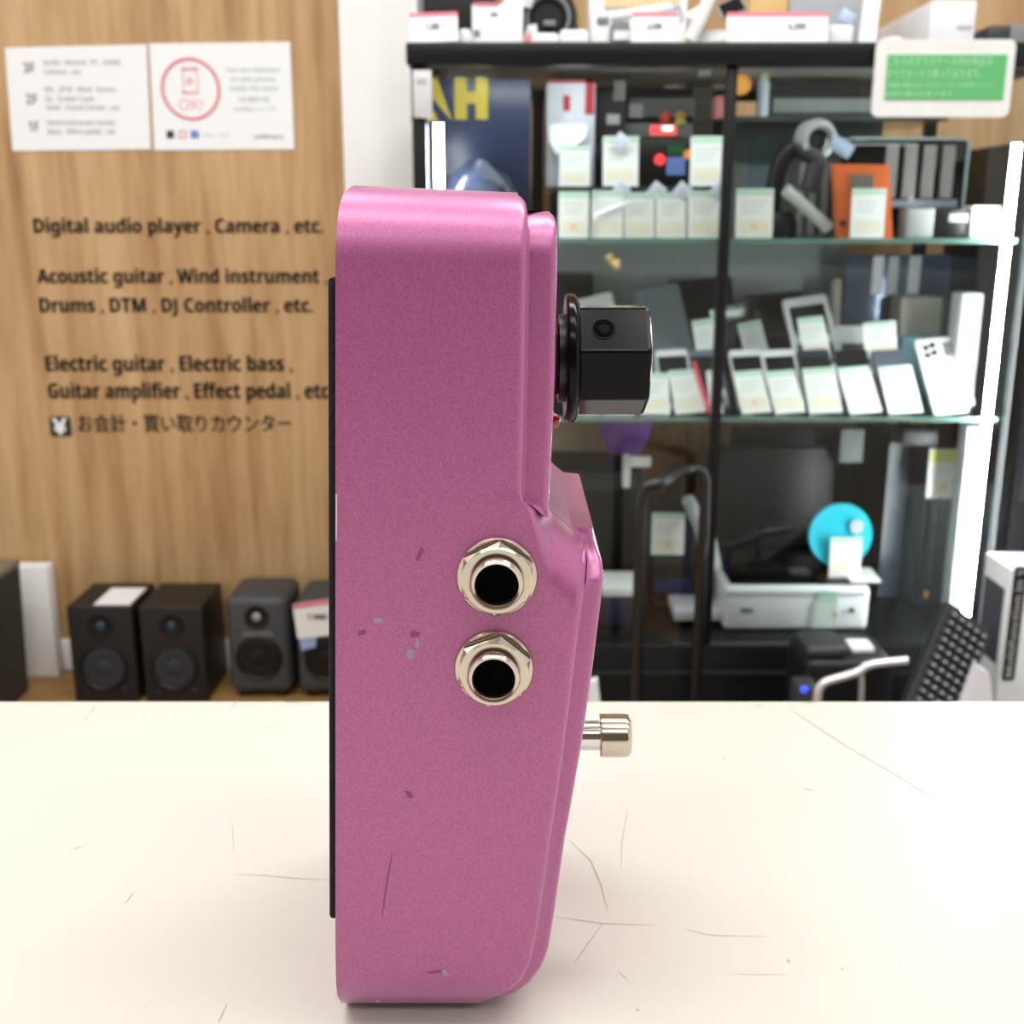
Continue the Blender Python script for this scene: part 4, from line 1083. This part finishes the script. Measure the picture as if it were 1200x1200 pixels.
for body, a, b, py, cap in (('こちらのガラスケース内の商品は', 1039, 1162, 76, 9), ('すべてカートで承っております。', 1038, 1149, 91, 9), ('ご希望の際はお近くのスタッフまでお声掛けください', 1037, 1166, 102.5, 5), ('お取り寄せも承ります', 1036, 1116, 112.5, 5)):
    lettering(body, X(a, py, gY), X(b, py, gY), Z(py, gY), Z(py - cap, gY) - Z(py, gY), gY - .0016, SW, t, bold=.012)
bm = new_bm(); add_box(bm, x0b + .05, x0b + .07, gY + .004, SY - .0105, z1b - .03, z1b - .006); add_box(bm, x1b - .07, x1b - .05, gY + .004, SY - .0105, z1b - .03, z1b - .006)
obj('hanger', bm, paint('sign_white', 226, 228, 226, .35), t)

# ---- things standing on the showcase's top board
ZU = ZTOP
def price_card_top(label, px0, px1, py0, Y, txt, px_t, lean=12, roll=0):
    c = at((px0 + px1) / 2, 47, Y); c.z = ZU + .004
    sc = Y / F_PX / 1.07
    wd = (px1 - px0) * sc; h = (47 - py0) * sc * 1.12
    t = thing('price_card', label, 'price tag', c, 'price cards on top of the showcase'); t.rotation_euler = (-math.radians(lean), math.radians(roll), 0)
    bm = new_bm(); add_prism(bm, rrect(-wd / 2, wd / 2, 0, h, .001, 2), 0, .0014); obj('card', bm, CARD, t, local=True)
    bm = new_bm(); add_box(bm, -wd / 2, wd / 2, -.0006, .0003, h * .87, h); obj('header', bm, PINKINK, t, local=True)
    lettering(txt, px_t[0] * wd, px_t[1] * wd, h * .42, .009, -.0008, GREYINK, t, bold=.02, local=True)
    return t
price_card_top('pink headed price card at the left end of the top board', 481, 537, 17, 1.74, '1,280', (-.18, .12), roll=-2)
price_card_top('pink headed price card before the white keyboard', 741, 795, 17, 1.74, '3,299', (-.18, .14))
price_card_top('pink topped long price card before the silver laptop', 852, 970, 17, 1.74, '3,299', (.10, .28))
t = block('white_carton', 'plain white carton behind the price card at the left end of the top board', 'box', 553, 613, 4, 48, 1.80, .10, paint('carton_plain', 238, 238, 238, .5), z0=ZU)
face(t, 'grey_port', GREY, 555, 562, 35, 43, 1.80); face(t, 'small_mark', GREYINK, 575, 583, 15, 18, 1.80); face(t, 'pink_edge', PINKINK, 555, 585, 3, 6, 1.80)
t = thing('white_cloth', 'crumpled white cloth on the plain white carton', 'cloth', at(609, 10, 1.80))
bm = new_bm(); add_lathe(bm, [(0, 0), (.022, .0), (.025, .012), (.014, .024), (0, .027)], (at(609, 6, 1.83).x, 1.84, Z(4, 1.80)), (0, 0, 1), 14)
for v in bm.verts: v.co += Vector((random.uniform(-.002, .002),) * 3)
obj('folds', bm, PAPER, t)
t = thing('headphones', 'black round headphones resting behind the white packets', 'headphones', (at(644, 40, 1.82).x, 1.83, ZU))
bm = new_bm(); add_lathe(bm, [(0, -.03), (.035, -.03), (.046, -.01), (.046, .0), (.040, .010), (.026, .012), (.022, .006), (0, .006)], at(642, 22, 1.84), (0, -1, .05), 36); ear = obj('ear_cup', bm, BLACK, t)
bm = new_bm(); add_lathe(bm, [(.030, .0115), (.033, .0125), (.0345, .0115)], at(642, 22, 1.84), (0, -1, .05), 36); obj('silver_ring', bm, GREY, ear)
bm = new_bm(); c = at(644, 27, 1.826); add_box(bm, c.x - .009, c.x + .009, 1.824, 1.83, c.z - .004, c.z + .004, .001); obj('badge', bm, GREY, ear)
bm = new_bm(); add_tube(bm, [at(612, 36, 1.87), at(615, 0, 1.87), at(640, -40, 1.87), at(668, 0, 1.87), at(672, 36, 1.87)], .008, 10, 2); obj('headband', bm, BLACK, t)
t = thing('folded_card', 'pink and white folded card before the headphones', 'card', at(622, 48, 1.77))
bm = new_bm(); p, q, r_ = at(612, 47, 1.77), at(618, 30, 1.77), at(630, 47, 1.77); add_prism(bm, [(p.x, ZU), (q.x, q.z), (at(629, 28, 1.77).x, at(629, 28, 1.77).z), (r_.x, ZU)], 1.77, 1.774); obj('white_flap', bm, CARD, t)
bm = new_bm(); add_prism(bm, [(p.x - .002, ZU), (q.x + .004, q.z - .004), (r_.x - .008, ZU)], 1.7685, 1.77); obj('pink_flap', bm, PINKINK, t)
for a, b, c_, lb in ((625, 655, 38, 'flat white packet before the black headphones'), (656, 690, 34, 'flat white packet right of the headphones'), (537, 552, 33, 'small white packet between the price card and the white carton')):
    t = block('white_packet', lb, 'packet', a, b, c_, 47, 1.76, .05, PAPER, z0=ZU, bev=.006, group='white packets on the top board')
t = thing('white_keyboard', 'white music keyboard with pale keys standing on the top board', 'keyboard', (at(770, 40, 1.90).x, 1.92, ZU))
bm = new_bm(); add_box(bm, X(690, 20, 1.90), X(805, 20, 1.90), 1.90, 1.94, ZU, Z(-8, 1.90), .003); obj('case', bm, WHITE, t)
bm = new_bm()
for k in range(9): add_box(bm, X(709 + 10 * k, 5, 1.9), X(716.5 + 10 * k, 5, 1.9), 1.896, 1.90, Z(9, 1.9), Z(-6, 1.9))
obj('keys', bm, paint('key_cream', 226, 202, 150, .5), t)
t = thing('white_game_pad', 'white rounded gadget with grey keys before the white keyboard', 'gadget', (at(705, 40, 1.78).x, 1.80, ZU))
bm = new_bm(); add_box(bm, X(693, 40, 1.78), X(716, 40, 1.78), 1.78, 1.82, ZU, Z(18, 1.78), .006); obj('shell', bm, WHITE, t)
bm = new_bm(); add_box(bm, X(699, 40, 1.78), X(713, 40, 1.78), 1.777, 1.781, Z(28, 1.78), Z(20, 1.78), .001); obj('grey_panel', bm, GREY, t)
t = block('silver_cube', 'small grey cube beside the middle price card', 'box', 718, 738, 24, 47, 1.77, .03, GREY, z0=ZU)
face(t, 'pale_base', PAPER, 719, 737, 36, 47, 1.77)
bm = new_bm(); add_box(bm, -.05, .05, 1.84, 1.87, -.006, .006, .003, 2, Matrix.Translation((at(750, 13, 1.84).x, 0, Z(13, 1.84))) @ Matrix.Rotation(-.14, 4, 'Y'))
tag(obj('white_paddle', bm, WHITE), 'long white bar leaning over the middle price card', 'bar')
# white easel with cable coil
t = thing('white_stand', 'white crossed stand with a loose cable', 'stand', (at(822, 47, 1.79).x, 1.80, ZU))
bm = new_bm(); add_tube(bm, [at(808, 47, 1.79), at(822, 20, 1.79), at(834, -8, 1.79)], .010, 8); obj('leg', bm, WHITE, t)
bm = new_bm(); add_tube(bm, [at(806, 22, 1.80), at(816, 16, 1.80), at(828, 8, 1.80)], .008, 8); obj('leg', bm, WHITE, t)
bm = new_bm(); add_tube(bm, [at(795, 6, 1.78), at(788, 12, 1.78), at(792, 22, 1.78), at(800, 26, 1.78), at(797, 10, 1.78)], .003, 8, 2); obj('loose_cable', bm, paint('cable_lilac', 180, 190, 216, .4), t)
bm = new_bm(); add_lathe(bm, [(0, 0), (.04, 0), (.042, .012), (.030, .030), (0, .034)], (at(842, 47, 1.82).x, 1.83, ZU), (0, 0, 1), 20)
tag(obj('bubble_wrap', bm, mat('wrap_grey', srgb(196, 196, 194), .3, noise=.2, scale=60)), 'heap of pale wrapping beside the white crossed stand', 'wrapping')
t = slab('smartphone', 'small black telephone leaning on the wrapping', 'telephone', 862, 32, .040, .034, .004, 1.80, 40, SILVER, (.08, .08, .08), roll=-22, z0=Z(26, 1.80), stand=False)
block('kraft_carton', 'tan kraft carton behind the long price card', 'box', 878, 922, -10, 47, 1.98, .08, paint('kraft', 214, 178, 116, .6), z0=ZU)
t = slab('laptop_computer', 'silver laptop standing on edge on the top board', 'laptop', 970, 46, .118, .12, .014, 1.86, 10, paint('laptop_silver', 150, 154, 160, .3), z0=ZU, stand=False, r=.008)
bm = new_bm(); add_box(bm, -.012, .012, -.001, .0004, .055, .075, .001, 2, Matrix.Rotation(.5, 4, 'Y')); obj('blue_sticker', bm, paint('stick_blue', 176, 190, 214, .4), t, local=True)
t = block('white_eraser_box', 'small white carton at the foot of the silver laptop', 'box', 972, 1000, 29, 47, 1.76, .03, PAPER, z0=ZU)
t = slab('acrylic_sheet', 'thin clear white edged sheet standing right of the silver laptop', 'sheet', 1016, 46, .026, .11, .003, 1.80, 6, paint('sheet_white', 232, 234, 236, .3), z0=ZU, roll=5, stand=False)
t = thing('device_carton', 'long white device carton with a shaded end, above the green sign', 'box', (at(1100, 43, 1.80).x, 1.85, ZU))
bm = new_bm(); add_box(bm, X(1090, 20, 1.78), X(1144, 20, 1.78), 1.78, 2.10, ZU, Z(0, 1.78), .003); obj('carton_body', bm, paint('device_white', 228, 229, 232, .5), t)
bm = new_bm(); add_box(bm, X(1123, 20, 1.779), X(1140, 20, 1.779), 1.7785, 1.78, Z(33, 1.779), Z(30, 1.779)); obj('printed_line', bm, PALEINK, t)
bm = new_bm(); add_lathe(bm, [(0, 0), (.026, 0), (.028, .006), (.016, .018), (0, .022)], (at(1048, 44, 1.79).x, 1.80, ZU), (0, 0, 1), 16)
for v in bm.verts: v.co += Vector((random.uniform(-.002, .002), random.uniform(-.002, .002), 0))
tag(obj('plastic_pouch', bm, mat('pouch_clear', srgb(214, 212, 210), .2, noise=.15, scale=50)), 'clear wrinkled pouch between the laptop and the device carton', 'pouch')
t = thing('dark_headset', 'dark flat headset at the right end of the top board', 'headset', (at(1180, 44, 1.78).x, 1.80, ZU))
bm = new_bm(); add_box(bm, X(1157, 40, 1.78), X(1186, 40, 1.78), 1.78, 1.84, ZU, Z(29, 1.78), .008, 3); obj('shell', bm, DARK, t)
bm = new_bm(); add_box(bm, X(1184, 40, 1.78), .795, 1.78, 1.84, ZU, Z(28, 1.78), .002); obj('grey_block', bm, GREY, t)
t = block('wall_panel_screen', 'black screen on a stand behind the white carton at the left end', 'screen', 492, 582, -30, 47, 2.02, .03, BLACK, z0=ZU)
face(t, 'grey_bezel', GREY, 489, 496, -30, 30, 2.02)

# ------------------------------------------------------------------ black rack to the right of the showcase
t = thing('equipment_rack', 'tall black rack beside the right light tube', 'rack', (1.0, 1.95, FLOOR_Z))
zt_ = Z(160, 1.76)
bm = new_bm(); add_box(bm, .812, 1.20, 1.76, 2.15, FLOOR_Z, zt_, .004); obj('cabinet', bm, BLACKSAT, t)
bm = new_bm(); add_box(bm, .83, 1.18, 1.752, 1.76, -.3, zt_ - .03, .002); obj('door', bm, BLACK, t)
bm = new_bm(); add_box(bm, .845, .853, 1.744, 1.752, -.08, .05, .002); obj('door_handle', bm, DARK, t)

# ------------------------------------------------------------------ things between the counter and the showcase
# low table that stays behind the counter edge
t = thing('low_table', 'low black table behind the counter under the keyboard', 'table', (.75, 1.42, FLOOR_Z))
TZ = -.640
bm = new_bm(); add_box(bm, .36, 1.15, 1.16, 1.69, TZ - .025, TZ, .003); obj('table_top', bm, BLACKSAT, t)
for xx in (.39, 1.12):
    for yy in (1.19, 1.66):
        bm = new_bm(); add_box(bm, xx - .018, xx + .018, yy - .018, yy + .018, FLOOR_Z, TZ - .024); obj('leg', bm, BLACK, t)
# hand cart
hy = 1.56
t = thing('hand_cart', 'black tubular cart handle before the showcase', 'cart', (X(790, 700, hy), hy + .2, FLOOR_Z))
xa, xb = X(748, 700, hy), X(838, 640, hy)
zh = Z(566, hy)
bm = new_bm(); add_tube(bm, [(xa + .002, hy - .01, FLOOR_Z + .10), (xa, hy, -.35), (xa, hy, zh - .10), (xa, hy, zh - .02), (xa + .006, hy, zh - .004), (xa + .03, hy, zh), (xb - .03, hy + .10, zh), (xb - .006, hy + .10, zh - .004), (xb, hy + .10, zh - .02), (xb, hy + .10, zh - .1), (xb, hy + .10, -.35), (xb, hy + .11, FLOOR_Z + .1)], .0088, 12, 2)
obj('handle', bm, mat('tube_black', srgb(22, 22, 23), .25), t)
bm = new_bm(); add_box(bm, xa - .03, xb + .03, hy - .40, hy + .03, FLOOR_Z + .09, FLOOR_Z + .115, .008); obj('platform', bm, DARK, t)
for sx in (xa, xb):
    for yy in (hy - .35, hy):
        bm = new_bm(); add_cyl(bm, (sx - .012, yy, FLOOR_Z + .045), (sx + .012, yy, FLOOR_Z + .045), .045, 24); obj('wheel', bm, BLACK, t)
# white folded paper peeping over the counter
bm = new_bm(); z0_ = FLOOR_Z
c = at(702, 800, 1.64)
add_prism(bm, [(at(684, 823, 1.64).x, -.75), (at(690, 797, 1.64).x, at(690, 797, 1.64).z), (at(700, 794, 1.64).x, at(700, 794, 1.64).z), (at(716, 823, 1.64).x, -.75)], 1.63, 1.645)
t = thing('carton_flap', 'white pointed carton flap beside the pedal, over the counter edge', 'carton', (c.x, 1.6, FLOOR_Z)); obj('flap', bm, PAPER, t)
bm = new_bm(); add_box(bm, c.x - .05, c.x + .018, 1.60, 1.68, FLOOR_Z, -.745, .002); obj('carton_body', bm, PAPER, t)
# card reader with chrome rail
dy = 1.50
t = thing('card_reader', 'black desk device with a grey key and a white slot cover', 'desk device', (at(1000, 800, dy).x, dy, TZ))
zc = Z(812, dy)
bm = new_bm(); add_box(bm, X(945, 790, dy), X(1050, 790, dy), dy, dy + .12, TZ, Z(775, dy), .012, 3); obj('shell', bm, BLACK, t)
bm = new_bm(); add_box(bm, X(948, 780, dy), X(996, 780, dy), dy + .01, dy + .09, Z(775, dy) - .002, Z(762, dy), .008, 3); obj('grey_key', bm, DARK, t)
bm = new_bm(); add_box(bm, X(1006, 770, dy), X(1034, 770, dy), dy + .03, dy + .07, Z(775, dy) - .001, Z(768, dy), .004); obj('white_cover', bm, PAPER, t)
t = thing('dark_adapter', 'dark adapter with a small blue light left of the chrome rail', 'adapter', (at(935, 815, dy).x, dy, TZ))
bm = new_bm(); add_box(bm, X(922, 815, dy), X(948, 815, dy), dy - .06, dy - .01, TZ, Z(797, dy - .03), .006); obj('case', bm, DARK, t)
c = at(942, 808, dy - .061); bm = new_bm(); add_lathe(bm, [(0, 0), (.005, 0), (.004, .003), (0, .004)], c, (0, -1, 0), 16); obj('blue_light', bm, mat('blue_light', srgb(50, 70, 240), .3, emit=1.5), t)
t = thing('chrome_rail', 'bent silver rail before the black desk device', 'rail', (at(1000, 800, dy - .1).x, dy - .1, TZ))
yr = dy - .10
P = [at(956, 850, yr), at(957, 818, yr), at(962, 800, yr), at(985, 794, yr), at(1008, 787, yr), at(1016, 779, yr), at(1040, 776, yr), at(1063, 774, yr)]
P[0].z = TZ
bm = new_bm(); add_tube(bm, P, .0062, 12, 2); obj('rail_bar', bm, mat('rail_silver', srgb(222, 224, 228), .25, metal=.7), t)
bm = new_bm(); pz = at(1013, 826, yr); pz.z = TZ; add_tube(bm, [pz, at(1010, 808, yr), at(1009, 786, yr)], .004, 10, 1); obj('rail_leg', bm, SILVER, t)
# black keyboard leaning on the white carton
ky = 1.36
kbm = thing('computer_keyboard', 'black computer keyboard leaning on end against the white carton', 'keyboard', (0, 0, 0))
A, B = at(1112, 703, ky + .10), at(1164, 741, ky + .10)       # top corners
D_ = at(1046, 828, ky)                                        # along the left edge
ex = (B - A).normalized(); ey = (D_ - A); ey = (ey - ex * ey.dot(ex)).normalized(); ez = ex.cross(ey)
if ez.y > 0: ez = -ez
kw = (B - A).length; kl = .36
M = Matrix(((ex.x, ey.x, ez.x, A.x), (ex.y, ey.y, ez.y, A.y), (ex.z, ey.z, ez.z, A.z), (0, 0, 0, 1)))
kl = min(.36, (TZ + .002 - A.z - 0) / (ey.z) - kw * max(0, ex.z / ey.z) * 0)
kl = (TZ + .004 - min(A.z, B.z)) / ey.z
bm = new_bm(); add_box(bm, 0, kw, 0, kl, -.018, 0, .004, 2, M); obj('keyboard_case', bm, paint('kb_black', 30, 30, 33, .5), kbm)
bm = new_bm()
nk = 5; pitch = (kw - .014) / nk
for i in range(nk):
    j = 0
    while .010 + (j + 1) * pitch < kl - .004:
        add_box(bm, .007 + i * pitch + .0012, .007 + (i + 1) * pitch - .0012, .010 + j * pitch + .0012, .010 + (j + 1) * pitch - .0012, 0, .006, .002, 1, M); j += 1
obj('keys', bm, paint('key_black', 26, 26, 29, .4), kbm)
bm = new_bm(); j = 0
for i in range(nk):
    for j in range(int((kl - .016) / pitch)):
        cx_, cy_ = .007 + (i + .5) * pitch, .010 + (j + .5) * pitch
        add_box(bm, cx_ - .0022, cx_ + .0016, cy_ - .0018, cy_ + .0018, .006, .0063, 0, 1, M)
obj('key_legends', bm, paint('legend_grey', 170, 172, 176, .5), kbm)
# white carton with black window and strip of writing
by = 1.47
xa = X(1179, 720, by); xb = xa + .30
zt_ = Z(648, by + .08)
t = thing('printer_carton', 'big white carton with a black strip of white writing behind the keyboard', 'box', (xa + .15, by + .04, TZ))
bm = new_bm(); add_box(bm, xa, xb, by, by + .085, TZ + .0005, zt_, .002); obj('carton_body', bm, paint('carton_w', 226, 228, 230, .5), t)
bm = new_bm(); z0_, z1_ = Z(770, by + .04), Z(683, by + .04)
add_box(bm, xa - .0008, xa + .0003, by + .012, by + .078, z0_, z1_); obj('dark_picture', bm, paint('carton_pic', 60, 62, 72, .5), t)
bm = new_bm(); sx0, sx1 = xa + .004, xa + .022; z0_, z1_ = Z(797, by), Z(664, by)
add_prism(bm, rrect(sx0, sx1, z0_, z1_, .004), by - .0014, by + .0002); obj('black_strip', bm, BLACK, t)
Mx = Matrix.Translation(Vector((sx1 - .005, by - .002, z0_ + .006))) @ Matrix.Rotation(-math.pi / 2, 4, 'Y')
lettering('Multifunction in 1', 0, (z1_ - z0_) - .012, 0, .009, 0, PAPER, t, bold=.02, M=Mx)
bm = new_bm(); y_ = 1.30
xq0, xq1 = X(1120, 800, y_), X(1158, 800, y_)
t = thing('white_bag', 'white paper sleeve beside the lower end of the keyboard', 'paper', (xq0, y_, TZ))
add_prism(bm, [(at(a, b, y_).x, max(TZ, at(a, b, y_).z)) for a, b in ((1116, 870), (1148, 782), (1160, 790), (1168, 870))], y_, y_ + .02); obj('sleeve', bm, paint('sleeve', 218, 220, 226, .5), t)
